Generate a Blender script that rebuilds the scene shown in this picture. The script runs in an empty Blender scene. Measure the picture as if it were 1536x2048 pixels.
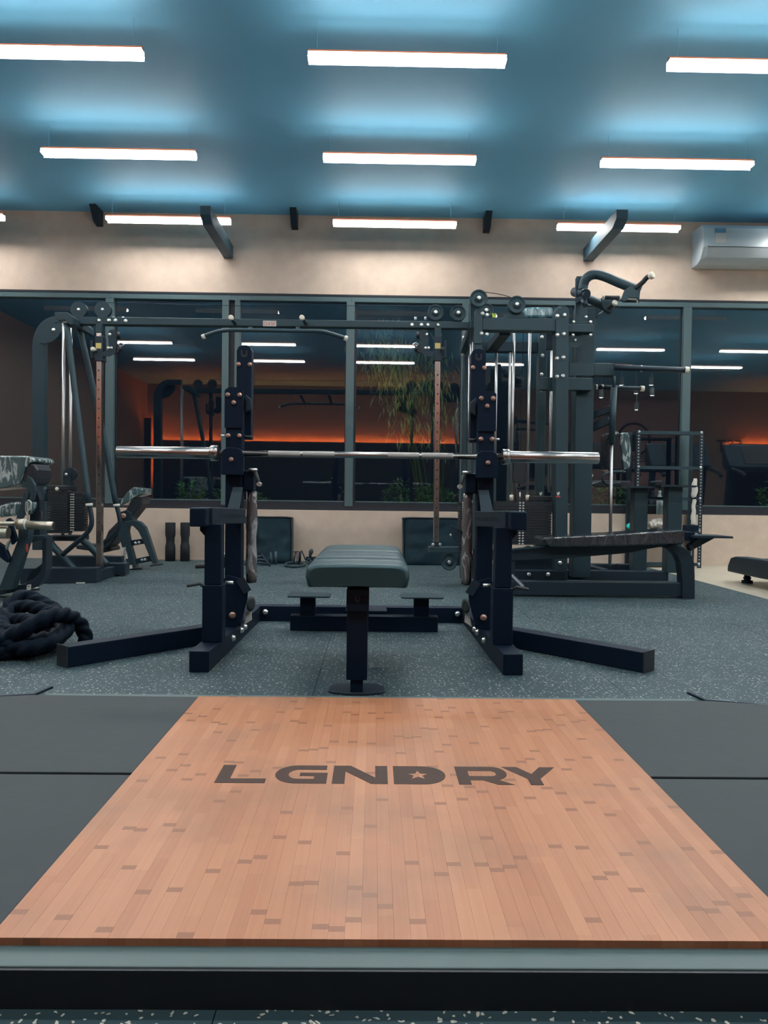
import bpy, bmesh, math, random
from mathutils import Vector, Matrix
random.seed(7)
S = bpy.context.scene
COL = S.collection
# ------------------------------------------------------------------ camera
F = 1538.0                                  # focal length in pixels of the 1536x2048 frame
CAM = Vector((0.0, 0.0, 0.63))
YAW, PITCH, ROLL = math.radians(0.75), math.radians(1.27), math.radians(0.70)
fwd = Vector((math.sin(YAW)*math.cos(PITCH), math.cos(YAW)*math.cos(PITCH), -math.sin(PITCH)))
RM = fwd.to_track_quat('-Z', 'Y').to_matrix() @ Matrix.Rotation(ROLL, 3, 'Z')
cd = bpy.data.cameras.new('camera'); cam = bpy.data.objects.new('camera', cd); COL.objects.link(cam)
cam.matrix_world = Matrix.Translation(CAM) @ RM.to_4x4()
cd.sensor_fit = 'VERTICAL'; cd.sensor_height = 36.0; cd.lens = 36.0*F/2048.0
cd.clip_start = 0.05; cd.clip_end = 100
S.camera = cam
# ------------------------------------------------------------------ exposure, world (night sky)
S.view_settings.view_transform = 'Standard'
S.view_settings.look = 'None'
S.view_settings.gamma = 1.0
S.view_settings.use_curve_mapping = False
S.view_settings.exposure = 0.0
w = bpy.data.worlds.new('night'); S.world = w; w.use_nodes = True
w.node_tree.nodes['Background'].inputs[0].default_value = (0.30, 0.52, 1.0, 1)
w.node_tree.nodes['Background'].inputs[1].default_value = 0.010
# added unseen fill light outside, above the window head, to brighten the planting
al = bpy.data.lights.new('planting_fill_light', 'AREA'); al.shape = 'RECTANGLE'; al.size = 13.0; al.size_y = 0.06; al.energy = 26; al.color = (0.9, 1.0, 0.92)
ao = bpy.data.objects.new('planting_fill_light', al); COL.objects.link(ao); ao.location = (1.5, 7.72, 2.80)
LAMP_E = 82.0        # radiance of the strip lights, underside
LAMP_UP = 7.0       # radiance of their translucent sides and top
LED_E = 9.0          # radiance of the orange cove
# ------------------------------------------------------------------ pixel <-> room
def at(px, py, Y):
    d = RM @ Vector((px-768.0, 1024.0-py, -F))
    t = (Y-CAM.y)/d.y
    return CAM + d*t
def gnd(px, py, z=0.0):
    d = RM @ Vector((px-768.0, 1024.0-py, -F))
    return CAM + d*((z-CAM.z)/d.z)
# ------------------------------------------------------------------ materials
def nt(name):
    m = bpy.data.materials.new(name); m.use_nodes = True
    t = m.node_tree; b = t.nodes['Principled BSDF']
    return m, t, b
def lk(t, a, b): t.links.new(a, b)
def simple(name, col, rough=0.5, metal=0.0, noise=0.0, scale=30, bump=0.0, spec=0.5, coat=0.0, transm=0.0, alpha=1.0, tint=(1, 1, 1)):
    m, t, b = nt(name)
    b.inputs['Base Color'].default_value = (*col, 1)
    b.inputs['Roughness'].default_value = rough
    b.inputs['Metallic'].default_value = metal
    b.inputs['Specular IOR Level'].default_value = spec
    b.inputs['Coat Weight'].default_value = coat
    b.inputs['Specular Tint'].default_value = (*tint, 1)
    b.inputs['Transmission Weight'].default_value = transm
    b.inputs['Alpha'].default_value = alpha
    if noise or bump:
        tc = t.nodes.new('ShaderNodeTexCoord')
        n = t.nodes.new('ShaderNodeTexNoise'); n.inputs['Scale'].default_value = scale; n.inputs['Detail'].default_value = 3
        lk(t, tc.outputs['Object'], n.inputs['Vector'])
        if noise:
            mr = t.nodes.new('ShaderNodeMapRange')
            mr.inputs['To Min'].default_value = 1-noise; mr.inputs['To Max'].default_value = 1+noise
            lk(t, n.outputs['Fac'], mr.inputs['Value'])
            mx = t.nodes.new('ShaderNodeVectorMath'); mx.operation = 'SCALE'
            mx.inputs[0].default_value = col
            lk(t, mr.outputs[0], mx.inputs['Scale']); lk(t, mx.outputs[0], b.inputs['Base Color'])
        if bump:
            bp = t.nodes.new('ShaderNodeBump'); bp.inputs['Strength'].default_value = bump; bp.inputs['Distance'].default_value = 0.004
            lk(t, n.outputs['Fac'], bp.inputs['Height']); lk(t, bp.outputs[0], b.inputs['Normal'])
    return m
def emis(name, col, e):
    m, t, b = nt(name)
    b.inputs['Base Color'].default_value = (*col, 1)
    b.inputs['Emission Color'].default_value = (*col, 1)
    b.inputs['Emission Strength'].default_value = e
    return m
M = {}
M['slate'] = simple('slate_powdercoat', (0.023, 0.045, 0.058), 0.45, noise=0.08, scale=60, spec=0.5, tint=(0.65, 0.9, 1.0))
M['slate_dark'] = simple('dark_powdercoat', (0.012, 0.022, 0.035), 0.48, noise=0.08, scale=60, tint=(0.65, 0.9, 1.0))
M['black'] = simple('black_powdercoat', (0.003, 0.008, 0.021), 0.5, noise=0.1, scale=60, spec=0.3, tint=(0.5, 0.75, 1.0))
M['plate'] = simple('cast_weight', (0.010, 0.017, 0.025), 0.5)
M['rubber'] = simple('black_rubber', (0.012, 0.017, 0.024), 0.75, noise=0.2, scale=40)
M['grip'] = simple('rubber_grip', (0.02, 0.03, 0.036), 0.6)
M['chrome'] = simple('chrome', (0.42, 0.41, 0.405), 0.24, metal=1.0)
M['rod'] = simple('guide_rod_chrome', (0.50, 0.52, 0.53), 0.36, metal=1.0)
M['bolt'] = simple('zinc_bolt', (0.75, 0.78, 0.78), 0.3, metal=0.9)
M['copper'] = simple('bronze_bolt', (0.55, 0.36, 0.30), 0.35, metal=0.8)
M['vinyl'] = simple('bench_vinyl', (0.012, 0.036, 0.047), 0.46, noise=0.05, scale=200, bump=0.03, spec=0.7, tint=(0.55, 0.9, 1.0))
M['vinyl_dark'] = simple('dark_vinyl', (0.018, 0.026, 0.036), 0.38, noise=0.1, scale=60, bump=0.1)
M['cover'] = simple('mat_cover_vinyl', (0.004, 0.013, 0.022), 0.45, noise=0.2, scale=6, bump=0.4, spec=0.3, tint=(0.5, 0.85, 1.0))
M['ivory'] = simple('ivory_cap', (0.72, 0.70, 0.58), 0.4)
M['white'] = simple('white_label', (0.62, 0.63, 0.60), 0.5)
M['yellow'] = simple('yellow_label', (0.60, 0.50, 0.18), 0.5)
M['lime'] = simple('lime_tape', (0.55, 0.75, 0.08), 0.5)
M['red'] = simple('red_print', (0.55, 0.06, 0.06), 0.5)
M['black_print'] = simple('black_print', (0.02, 0.02, 0.025), 0.5)
M['acwhite'] = simple('air_conditioner_plastic', (0.50, 0.58, 0.62), 0.4)
M['acblue'] = simple('energy_label_blue', (0.12, 0.28, 0.45), 0.5)
M['frame'] = simple('window_aluminium', (0.070, 0.125, 0.140), 0.38, noise=0.05)
M['frame_dark'] = simple('window_gasket', (0.008, 0.014, 0.024), 0.5)
M['cloth'] = simple('teal_cloth', (0.02, 0.62, 0.58), 0.8)
M['banner'] = simple('rolled_white_fabric', (0.60, 0.60, 0.55), 0.8, noise=0.15, scale=12, bump=0.4)
M['concrete'] = simple('beige_floor_screed', (0.50, 0.46, 0.37), 0.35, noise=0.12, scale=3)
M['earth'] = simple('planter_soil', (0.02, 0.018, 0.014), 0.9)
M['outdoor'] = simple('outdoor_paving', (0.02, 0.025, 0.03), 0.8)
M['leaf'] = simple('plant_leaf', (0.14, 0.46, 0.16), 0.5, noise=0.4, scale=8)
M['leaf2'] = simple('tree_leaf', (0.30, 0.48, 0.20), 0.5, noise=0.5, scale=5)
M['stem'] = simple('plant_stem', (0.07, 0.13, 0.05), 0.7)
M['mat'] = simple('platform_rubber_mat', (0.021, 0.034, 0.042), 0.68, noise=0.12, scale=25, bump=0.15)
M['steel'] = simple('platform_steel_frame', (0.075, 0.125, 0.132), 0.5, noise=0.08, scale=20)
M['steel_shaded'] = simple('platform_steel_shaded_side', (0.010, 0.017, 0.028), 0.5)
M['logo'] = simple('stained_lettering', (0.050, 0.024, 0.018), 0.55, noise=0.3, scale=60, spec=0.25)
M['lamp'] = emis('strip_diffuser', (1.0, 0.96, 0.91), LAMP_E)
M['lamp_up'] = emis('strip_translucent_cover', (1.0, 0.95, 0.88), LAMP_UP)
M['spotface'] = emis('spotlight_lens', (1.0, 0.95, 0.9), 30)
M['green_led'] = emis('green_indicator', (0.02, 0.9, 0.25), 1.5)
M['housing'] = simple('lamp_housing', (0.35, 0.12, 0.06), 0.5)
M['led'] = emis('orange_led', (1.0, 0.20, 0.035), LED_E*20)
M['taupe'] = simple('rear_wall_paint', (0.42, 0.25, 0.22), 0.8, noise=0.15, scale=2)
M['rearpaint'] = simple('rear_wall_dark_paint', (0.34, 0.24, 0.19), 0.8, noise=0.15, scale=2)
M['panel'] = simple('rear_black_panel', (0.008, 0.010, 0.014), 0.5)
M['bottle'] = simple('bottle_plastic', (0.40, 0.66, 0.70), 0.15, transm=0.25, spec=0.6)
M['redpost'] = simple('red_brown_ram', (0.10, 0.045, 0.045), 0.3, noise=0.3, scale=30, coat=0.5)

# crumpled clear film over dark vinyl
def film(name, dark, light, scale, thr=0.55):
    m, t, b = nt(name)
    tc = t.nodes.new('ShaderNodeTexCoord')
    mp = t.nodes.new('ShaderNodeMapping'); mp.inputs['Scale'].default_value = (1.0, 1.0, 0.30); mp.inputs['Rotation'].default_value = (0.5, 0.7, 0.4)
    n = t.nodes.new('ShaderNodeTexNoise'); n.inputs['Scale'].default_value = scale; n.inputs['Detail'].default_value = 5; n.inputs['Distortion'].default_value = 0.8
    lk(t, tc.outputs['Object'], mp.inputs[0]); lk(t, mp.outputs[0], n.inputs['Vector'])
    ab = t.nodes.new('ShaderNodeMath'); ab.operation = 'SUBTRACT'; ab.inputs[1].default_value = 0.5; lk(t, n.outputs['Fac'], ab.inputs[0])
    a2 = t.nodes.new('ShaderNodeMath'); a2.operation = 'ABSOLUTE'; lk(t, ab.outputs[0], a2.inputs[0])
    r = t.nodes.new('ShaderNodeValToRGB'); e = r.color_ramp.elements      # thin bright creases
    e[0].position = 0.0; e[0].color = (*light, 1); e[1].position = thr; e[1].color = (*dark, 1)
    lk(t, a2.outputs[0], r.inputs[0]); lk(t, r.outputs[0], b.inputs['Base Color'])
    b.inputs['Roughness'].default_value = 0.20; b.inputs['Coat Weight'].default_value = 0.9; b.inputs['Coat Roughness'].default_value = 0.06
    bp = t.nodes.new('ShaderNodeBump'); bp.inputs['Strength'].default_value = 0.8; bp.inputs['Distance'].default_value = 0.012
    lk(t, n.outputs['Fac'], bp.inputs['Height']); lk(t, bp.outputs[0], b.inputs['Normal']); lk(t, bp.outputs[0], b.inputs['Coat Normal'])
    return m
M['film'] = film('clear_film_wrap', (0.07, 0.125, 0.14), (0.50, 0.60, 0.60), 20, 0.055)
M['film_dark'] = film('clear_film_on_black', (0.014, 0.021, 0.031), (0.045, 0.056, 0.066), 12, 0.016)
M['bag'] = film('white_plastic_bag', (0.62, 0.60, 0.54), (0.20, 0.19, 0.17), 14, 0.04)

# glass: mirror-like at night, see-through
def glass():
    m = bpy.data.materials.new('window_glass'); m.use_nodes = True; t = m.node_tree; t.nodes.clear()
    o = t.nodes.new('ShaderNodeOutputMaterial'); mx = t.nodes.new('ShaderNodeMixShader')
    tr = t.nodes.new('ShaderNodeBsdfTransparent'); tr.inputs[0].default_value = (0.92, 0.96, 0.97, 1)
    g = t.nodes.new('ShaderNodeBsdfGlossy'); g.inputs['Roughness'].default_value = 0.015; g.inputs[0].default_value = (0.92, 0.97, 1, 1)
    fr = t.nodes.new('ShaderNodeFresnel'); fr.inputs['IOR'].default_value = 1.85
    lk(t, fr.outputs[0], mx.inputs[0]); lk(t, tr.outputs[0], mx.inputs[1]); lk(t, g.outputs[0], mx.inputs[2]); lk(t, mx.outputs[0], o.inputs[0])
    return m
M['glass'] = glass()

# plaster wall
def plaster():
    m, t, b = nt('beige_plaster')
    g = t.nodes.new('ShaderNodeNewGeometry')
    n = t.nodes.new('ShaderNodeTexNoise'); n.inputs['Scale'].default_value = 2.2; n.inputs['Detail'].default_value = 6; n.inputs['Roughness'].default_value = 0.6
    n2 = t.nodes.new('ShaderNodeTexNoise'); n2.inputs['Scale'].default_value = 9; n2.inputs['Detail'].default_value = 4
    lk(t, g.outputs['Position'], n.inputs['Vector']); lk(t, g.outputs['Position'], n2.inputs['Vector'])
    r = t.nodes.new('ShaderNodeValToRGB'); e = r.color_ramp.elements
    e[0].position = 0.3; e[0].color = (0.54, 0.435, 0.355, 1); e[1].position = 0.7; e[1].color = (0.68, 0.56, 0.46, 1)
    mm = t.nodes.new('ShaderNodeMath'); mm.operation = 'MULTIPLY_ADD'; mm.inputs[1].default_value = 0.5
    hm = t.nodes.new('ShaderNodeMath'); hm.operation = 'MULTIPLY'; hm.inputs[1].default_value = 0.5
    lk(t, n2.outputs['Fac'], hm.inputs[0]); lk(t, n.outputs['Fac'], mm.inputs[0]); lk(t, hm.outputs[0], mm.inputs[2])
    lk(t, mm.outputs[0], r.inputs[0]); lk(t, r.outputs[0], b.inputs['Base Color']); b.inputs['Roughness'].default_value = 0.75
    bp = t.nodes.new('ShaderNodeBump'); bp.inputs['Strength'].default_value = 0.15; bp.inputs['Distance'].default_value = 0.005
    lk(t, n2.outputs['Fac'], bp.inputs['Height']); lk(t, bp.outputs[0], b.inputs['Normal'])
    return m
M['plaster'] = plaster()

# satin blue ceiling
M['ceiling'] = simple('blue_satin_ceiling', (0.175, 0.54, 0.82), 0.6, noise=0.10, scale=0.8, spec=0.6)

M['beampaint'] = simple('blue_grey_beam_paint', (0.05, 0.11, 0.15), 0.6)
# speckled rubber floor tile
def speckle():
    m, t, b = nt('speckled_rubber')
    g = t.nodes.new('ShaderNodeNewGeometry')
    nz = t.nodes.new('ShaderNodeTexNoise'); nz.inputs['Scale'].default_value = 85; nz.inputs['Detail'].default_value = 1
    lk(t, g.outputs['Position'], nz.inputs['Vector'])
    ad = t.nodes.new('ShaderNodeVectorMath'); ad.operation = 'MULTIPLY_ADD'
    ad.inputs[1].default_value = (0.014, 0.014, 0)
    lk(t, nz.outputs['Color'], ad.inputs[0]); lk(t, g.outputs['Position'], ad.inputs[2])
    def spots(scale, r0, p):
        v = t.nodes.new('ShaderNodeTexVoronoi'); v.voronoi_dimensions = '2D'; v.inputs['Scale'].default_value = scale
        lk(t, ad.outputs[0], v.inputs['Vector'])
        a = t.nodes.new('ShaderNodeMath'); a.operation = 'LESS_THAN'; a.inputs[1].default_value = r0
        lk(t, v.outputs['Distance'], a.inputs[0])
        s = t.nodes.new('ShaderNodeSeparateColor'); lk(t, v.outputs['Color'], s.inputs[0])
        c = t.nodes.new('ShaderNodeMath'); c.operation = 'LESS_THAN'; c.inputs[1].default_value = p; lk(t, s.outputs[0], c.inputs[0])
        k = t.nodes.new('ShaderNodeMath'); k.operation = 'MULTIPLY'; lk(t, a.outputs[0], k.inputs[0]); lk(t, c.outputs[0], k.inputs[1])
        return k, s
    k1, s1 = spots(130, 0.26, 0.13)
    k2, s2 = spots(64, 0.16, 0.22)
    mx = t.nodes.new('ShaderNodeMath'); mx.operation = 'MAXIMUM'; lk(t, k1.outputs[0], mx.inputs[0]); lk(t, k2.outputs[0], mx.inputs[1])
    big = t.nodes.new('ShaderNodeTexNoise'); big.inputs['Scale'].default_value = 1.5; big.inputs['Detail'].default_value = 4
    lk(t, g.outputs['Position'], big.inputs['Vector'])
    r = t.nodes.new('ShaderNodeValToRGB'); e = r.color_ramp.elements
    e[0].position = 0.3; e[0].color = (0.020, 0.043, 0.053, 1); e[1].position = 0.7; e[1].color = (0.036, 0.066, 0.079, 1)
    lk(t, big.outputs['Fac'], r.inputs[0])
    mc = t.nodes.new('ShaderNodeMix'); mc.data_type = 'RGBA'
    mc.inputs['B'].default_value = (0.50, 0.50, 0.44, 1)
    lk(t, mx.outputs[0], mc.inputs['Factor']); lk(t, r.outputs[0], mc.inputs['A']); lk(t, mc.outputs['Result'], b.inputs['Base Color'])
    b.inputs['Roughness'].default_value = 0.58; b.inputs['Specular IOR Level'].default_value = 0.4; b.inputs['Specular Tint'].default_value = (0.6, 0.9, 1.0, 1)
    return m
M['floor'] = speckle()

# bamboo strip board; every strip is its own object, tone differs by object
def bamboo():
    m, t, b = nt('laminated_bamboo')
    g = t.nodes.new('ShaderNodeNewGeometry'); oi = t.nodes.new('ShaderNodeObjectInfo')
    sx = t.nodes.new('ShaderNodeSeparateXYZ'); lk(t, g.outputs['Position'], sx.inputs[0])
    # board segments along the strip
    def math_(op, a=None, bb=None, c=None):
        n = t.nodes.new('ShaderNodeMath'); n.operation = op
        for i, v in enumerate((a, bb, c)):
            if v is None: continue
            if isinstance(v, (int, float)): n.inputs[i].default_value = v
            else: lk(t, v, n.inputs[i])
        return n.outputs[0]
    u = math_('MULTIPLY_ADD', sx.outputs[1], 4.6, math_('MULTIPLY', oi.outputs['Random'], 17.3))
    seg = math_('FLOOR', u); fr = math_('FRACT', u)
    cb = t.nodes.new('ShaderNodeCombineXYZ'); lk(t, seg, cb.inputs[0]); lk(t, oi.outputs['Random'], cb.inputs[1])
    wn = t.nodes.new('ShaderNodeTexWhiteNoise'); wn.noise_dimensions = '2D'; lk(t, cb.outputs[0], wn.inputs['Vector'])
    # grain
    mp = t.nodes.new('ShaderNodeMapping'); mp.inputs['Scale'].default_value = (160, 4, 1); lk(t, g.outputs['Position'], mp.inputs[0])
    gr = t.nodes.new('ShaderNodeTexNoise'); gr.inputs['Scale'].default_value = 1; gr.inputs['Detail'].default_value = 5; lk(t, mp.outputs[0], gr.inputs['Vector'])
    wear = t.nodes.new('ShaderNodeTexNoise'); wear.inputs['Scale'].default_value = 4.5; wear.inputs['Detail'].default_value = 5; lk(t, g.outputs['Position'], wear.inputs['Vector'])
    tone = math_('ADD', math_('MULTIPLY', math_('ADD', math_('MULTIPLY', wn.outputs['Value'], 0.5), math_('MULTIPLY', oi.outputs['Random'], 0.5)), 0.55), math_('MULTIPLY', gr.outputs['Fac'], 0.45))
    r = t.nodes.new('ShaderNodeValToRGB'); e = r.color_ramp.elements
    e[0].position = 0.2; e[0].color = (0.37, 0.140, 0.064, 1); e[1].position = 0.8; e[1].color = (0.495, 0.225, 0.118, 1)
    lk(t, tone, r.inputs[0])
    # darker nodes (knuckles)
    w2 = t.nodes.new('ShaderNodeSeparateColor'); lk(t, wn.outputs['Color'], w2.inputs[0])
    pos = math_('MULTIPLY_ADD', w2.outputs[1], 0.8, 0.1)
    near = math_('LESS_THAN', math_('ABSOLUTE', math_('SUBTRACT', fr, pos)), 0.030)
    node = math_('MULTIPLY', near, math_('LESS_THAN', w2.outputs[2], 0.6))
    mx = t.nodes.new('ShaderNodeMix'); mx.data_type = 'RGBA'; mx.inputs['B'].default_value = (0.235, 0.085, 0.042, 1)
    lk(t, math_('MULTIPLY', node, 0.85), mx.inputs['Factor']); lk(t, r.outputs[0], mx.inputs['A'])
    wr = t.nodes.new('ShaderNodeMapRange'); wr.inputs['From Min'].default_value = 0.48; wr.inputs['From Max'].default_value = 0.74; wr.inputs['To Max'].default_value = 0.6
    lk(t, wear.outputs['Fac'], wr.inputs['Value'])
    m2 = t.nodes.new('ShaderNodeMix'); m2.data_type = 'RGBA'; m2.inputs['B'].default_value = (0.25, 0.125, 0.075, 1)
    lk(t, wr.outputs[0], m2.inputs['Factor']); lk(t, mx.outputs['Result'], m2.inputs['A']); lk(t, m2.outputs['Result'], b.inputs['Base Color'])
    b.inputs['Roughness'].default_value = 0.42
    return m
M['bamboo'] = bamboo()

# ------------------------------------------------------------------ mesh builder
ORG = {}
def basis(d, up=Vector((0, 0, 1))):
    d = d.normalized()
    if abs(d.dot(up)) > 0.99: up = Vector((0, 1, 0))
    s = d.cross(up).normalized(); u = s.cross(d).normalized()
    return s, d, u
class MB:
    def __init__(s): s.bm = bmesh.new()
    def hull(s, vs, faces, smooth=False):
        v = [s.bm.verts.new(p) for p in vs]
        for f in faces:
            try:
                ff = s.bm.faces.new([v[i] for i in f]); ff.smooth = smooth
            except ValueError: pass
        return s
    def box(s, x0, x1, y0, y1, z0, z1):
        vs = [Vector((x, y, z)) for z in (z0, z1) for y in (y0, y1) for x in (x0, x1)]
        return s.hull(vs, [(0, 2, 3, 1), (4, 5, 7, 6), (0, 1, 5, 4), (2, 6, 7, 3), (0, 4, 6, 2), (1, 3, 7, 5)])
    def pb(s, px0, py0, px1, py1, Y, d):        # box whose front face covers a pixel rectangle at depth Y
        a = at(px0, (py0+py1)/2, Y).x; b = at(px1, (py0+py1)/2, Y).x
        t = at((px0+px1)/2, py0, Y).z; u = at((px0+px1)/2, py1, Y).z
        return s.box(a, b, Y, Y+d, max(u, 0.0), t)
    def beam(s, p0, p1, w, h, up=Vector((0, 0, 1)), w2=None, h2=None):
        p0 = Vector(p0); p1 = Vector(p1); sd, d, u = basis(p1-p0, Vector(up))
        vs = []
        for p, ww, hh in ((p0, w, h), (p1, w2 or w, h2 or h)):
            for a, b in ((-1, -1), (1, -1), (1, 1), (-1, 1)): vs.append(p+sd*a*ww/2+u*b*hh/2)
        return s.hull(vs, [(0, 1, 2, 3), (7, 6, 5, 4), (0, 4, 5, 1), (1, 5, 6, 2), (2, 6, 7, 3), (3, 7, 4, 0)])
    def prism(s, pts, vec, smooth=False):
        vec = Vector(vec); n = len(pts); vs = [Vector(p) for p in pts]+[Vector(p)+vec for p in pts]
        s.hull(vs, [tuple(range(n)), tuple(range(2*n-1, n-1, -1))]+[(i, i+n, (i+1) % n+n, (i+1) % n) for i in range(n)])
        return s
    def cyl(s, p0, p1, r, r2=None, n=20, cap=True):
        return s.tube([p0, p1], r, n, r2=r2)
    def tube(s, pts, r, n=12, r2=None, radii=None, closed=False, prof=None):
        pts = [Vector(p) for p in pts]; L = len(pts)
        rings = []; prev = None
        for i, p in enumerate(pts):
            if closed: d = pts[(i+1) % L]-pts[i-1]
            else: d = (pts[min(i+1, L-1)]-pts[max(i-1, 0)])
            d.normalize()
            if prev is None:
                sd, _, u = basis(d)
            else:
                sd = (prev-d*prev.dot(d)).normalized(); u = sd.cross(d).normalized()
            prev = sd
            rr = radii[i] if radii else (r if r2 is None else r+(r2-r)*i/(L-1))
            ring = []
            for k in range(n):
                a = 2*math.pi*k/n; q = rr
                if prof: q, a = prof(k, n, i, rr, a)
                ring.append(s.bm.verts.new(p+sd*math.cos(a)*q+u*math.sin(a)*q))
            rings.append(ring)
        m = L if closed else L-1
        for i in range(m):
            A, B = rings[i], rings[(i+1) % L]
            for k in range(n):
                f = s.bm.faces.new((A[k], A[(k+1) % n], B[(k+1) % n], B[k])); f.smooth = n > 6
        if not closed:
            s.bm.faces.new(rings[0][::-1]); s.bm.faces.new(rings[-1])
        return s
    def lathe(s, c, axis, prof, n=28):        # prof: (distance along axis, radius)
        c = Vector(c); sd, d, u = basis(Vector(axis)); rings = []
        for a, r in prof:
            rings.append([s.bm.verts.new(c+d*a+(sd*math.cos(2*math.pi*k/n)+u*math.sin(2*math.pi*k/n))*max(r, 1e-5)) for k in range(n)])
        for A, B in zip(rings, rings[1:]):
            for k in range(n):
                f = s.bm.faces.new((A[k], A[(k+1) % n], B[(k+1) % n], B[k])); f.smooth = True
        s.bm.faces.new(rings[0][::-1]); s.bm.faces.new(rings[-1])
        return s
    def build(s, name, mat, parent=None, loc=None, bevel=0.0, seg=2, autosm=False):
        o0 = ORG.get(parent.name, Vector((0, 0, 0))) if parent else Vector(loc or (0, 0, 0))
        bmesh.ops.recalc_face_normals(s.bm, faces=s.bm.faces)
        me = bpy.data.meshes.new(name)
        for v in s.bm.verts: v.co -= o0
        s.bm.to_mesh(me); s.bm.free()
        me.materials.append(M[mat] if isinstance(mat, str) else mat)
        o = bpy.data.objects.new(name, me); COL.objects.link(o)
        if parent: o.parent = parent
        else: o.location = o0
        ORG[o.name] = o0
        if bevel:
            bv = o.modifiers.new('bevel', 'BEVEL'); bv.width = bevel; bv.segments = seg; bv.limit_method = 'ANGLE'; bv.angle_limit = math.radians(40)
        return o
def B(name, mat, parent, fn, bevel=0.0, **k):
    m = MB(); fn(m); return m.build(name, mat, parent, bevel=bevel, **k)
def tag(o, label, cat, group=None, kind=None):
    if label: o['label'] = label
    if cat: o['category'] = cat
    if group: o['group'] = group
    if kind: o['kind'] = kind
    return o
def thing(name, label, cat, loc, group=None):
    o = bpy.data.objects.new(name, None); COL.objects.link(o); o.location = loc; o.empty_display_size = 0.1
    ORG[o.name] = Vector(loc); return tag(o, label, cat, group)
def struct(name, mat, fn, parent=None, bevel=0.0, loc=None):
    m = MB(); fn(m); o = m.build(name, mat, parent, bevel=bevel, loc=loc)
    if not parent: o['kind'] = 'structure'
    return o
def inst(src_mesh, name, parent, pos, rot=None):
    o = bpy.data.objects.new(name, src_mesh); COL.objects.link(o); o.parent = parent
    o.location = Vector(pos)-ORG[parent.name]
    if rot: o.rotation_euler = rot
    ORG[o.name] = ORG[parent.name]
    return o
def smooth(pts, k=8):
    P = [Vector(p) for p in pts]; P = [P[0]*2-P[1]]+P+[P[-1]*2-P[-2]]; out = []
    for i in range(1, len(P)-2):
        a, b, c, d = P[i-1:i+3]
        for j in range(k):
            t = j/k
            out.append(0.5*((2*b)+(c-a)*t+(2*a-5*b+4*c-d)*t*t+(3*b-a-3*c+d)*t**3))
    out.append(P[-2]); return out
def mesh_of(fn, mat, name):
    m = MB(); fn(m); bmesh.ops.recalc_face_normals(m.bm, faces=m.bm.faces)
    me = bpy.data.meshes.new(name); m.bm.to_mesh(me); m.bm.free(); me.materials.append(M[mat]); return me
def bolt_mesh(mat, r=0.0112):
    return mesh_of(lambda m: (m.lathe((0, 0.001, 0), (0, -1, 0), [(0, r*1.25), (0.003, r*1.25), (0.003, r), (0.010, r), (0.013, r*0.6)], 12)), mat, 'bolt_head')
BOLT = bolt_mesh('bolt'); BOLTC = bolt_mesh('copper', 0.0078); BOLTS = bolt_mesh('bolt', 0.009)
def bolts(parent, Y, pts, me=None):
    for px, py in pts: inst(me or BOLT, 'bolt', parent, at(px, py, Y))
def pulley(parent, px, py, Y, r, wd=0.03):
    c = at(px, py, Y)
    w = B('pulley', 'slate', parent, lambda m: m.lathe(c+Vector((0, wd/2, 0)), (0, -1, 0), [(0, r), (wd*0.3, r), (wd*0.5, r*0.86), (wd*0.7, r), (wd, r), (wd, r*0.84), (wd*0.9, r*0.82), (wd*0.9, r*0.45), (wd, r*0.42), (wd+0.006, r*0.30)], 32))
    m = MB(); m.lathe(c+Vector((0, -wd/2, 0)), (0, -1, 0), [(0, 0.014), (0.012, 0.014), (0.016, 0.008)], 10); m.build('pulley_bolt', 'bolt', w)
    return w
# ================================================================== SETTING
XL, XR, YB, YW, ZC = -5.5, 10.5, -4.0, 7.3, 3.25
floor = struct('floor', 'floor', lambda m: (m.box(XL, 2.5, YB, YW-0.08, -0.12, -0.02), m.box(XL, 2.5, YB, -0.003, -0.02, 0.0)))
xs = [XL]+[-5.185+i for i in range(8)]+[2.5]
ys = [float(i) for i in range(8)]+[YW-0.08]
tiles = {}
for i in range(len(xs)-1):
    for j in range(len(ys)-1):
        wd, dp = xs[i+1]-xs[i], ys[j+1]-ys[j]
        key = (round(wd, 3), round(dp, 3))
        if key not in tiles:
            tiles[key] = mesh_of(lambda m: m.prism([(0.0008, 0.0008, -0.02), (wd-0.0008, 0.0008, -0.02), (wd-0.0008, dp-0.0008, -0.02), (0.0008, dp-0.0008, -0.02)], (0, 0, 0.02)), 'floor', 'rubber_tile')
        inst(tiles[key], 'rubber_tile', floor, (xs[i], ys[j], 0))
struct('floor', 'concrete', lambda m: m.box(2.5, XR, YB, YW-0.08, -0.12, 0.0)).name = 'floor_right'
struct('ceiling', 'ceiling', lambda m: m.box(XL-0.2, XR+0.2, YB-0.2, YW+0.2, ZC, ZC+0.15))
ZS, ZT = 0.478, 2.515
struct('wall_front', 'plaster', lambda m: m.box(XL-0.15, XR+0.15, YW-0.08, YW+0.15, -0.12, ZS))
struct('wall_front', 'plaster', lambda m: m.box(XL-0.15, XR+0.15, YW, YW+0.15, ZT, ZC))
struct('wall_left', 'rearpaint', lambda m: m.box(XL-0.15, XL, YB, YW, -0.12, ZC))
struct('wall_right', 'taupe', lambda m: m.box(XR, XR+0.15, YB, YW, -0.12, ZC))
rear = struct('wall_rear', 'rearpaint', lambda m: m.box(XL-0.15, XR+0.15, YB-0.15, YB, -0.12, ZC))
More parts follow.
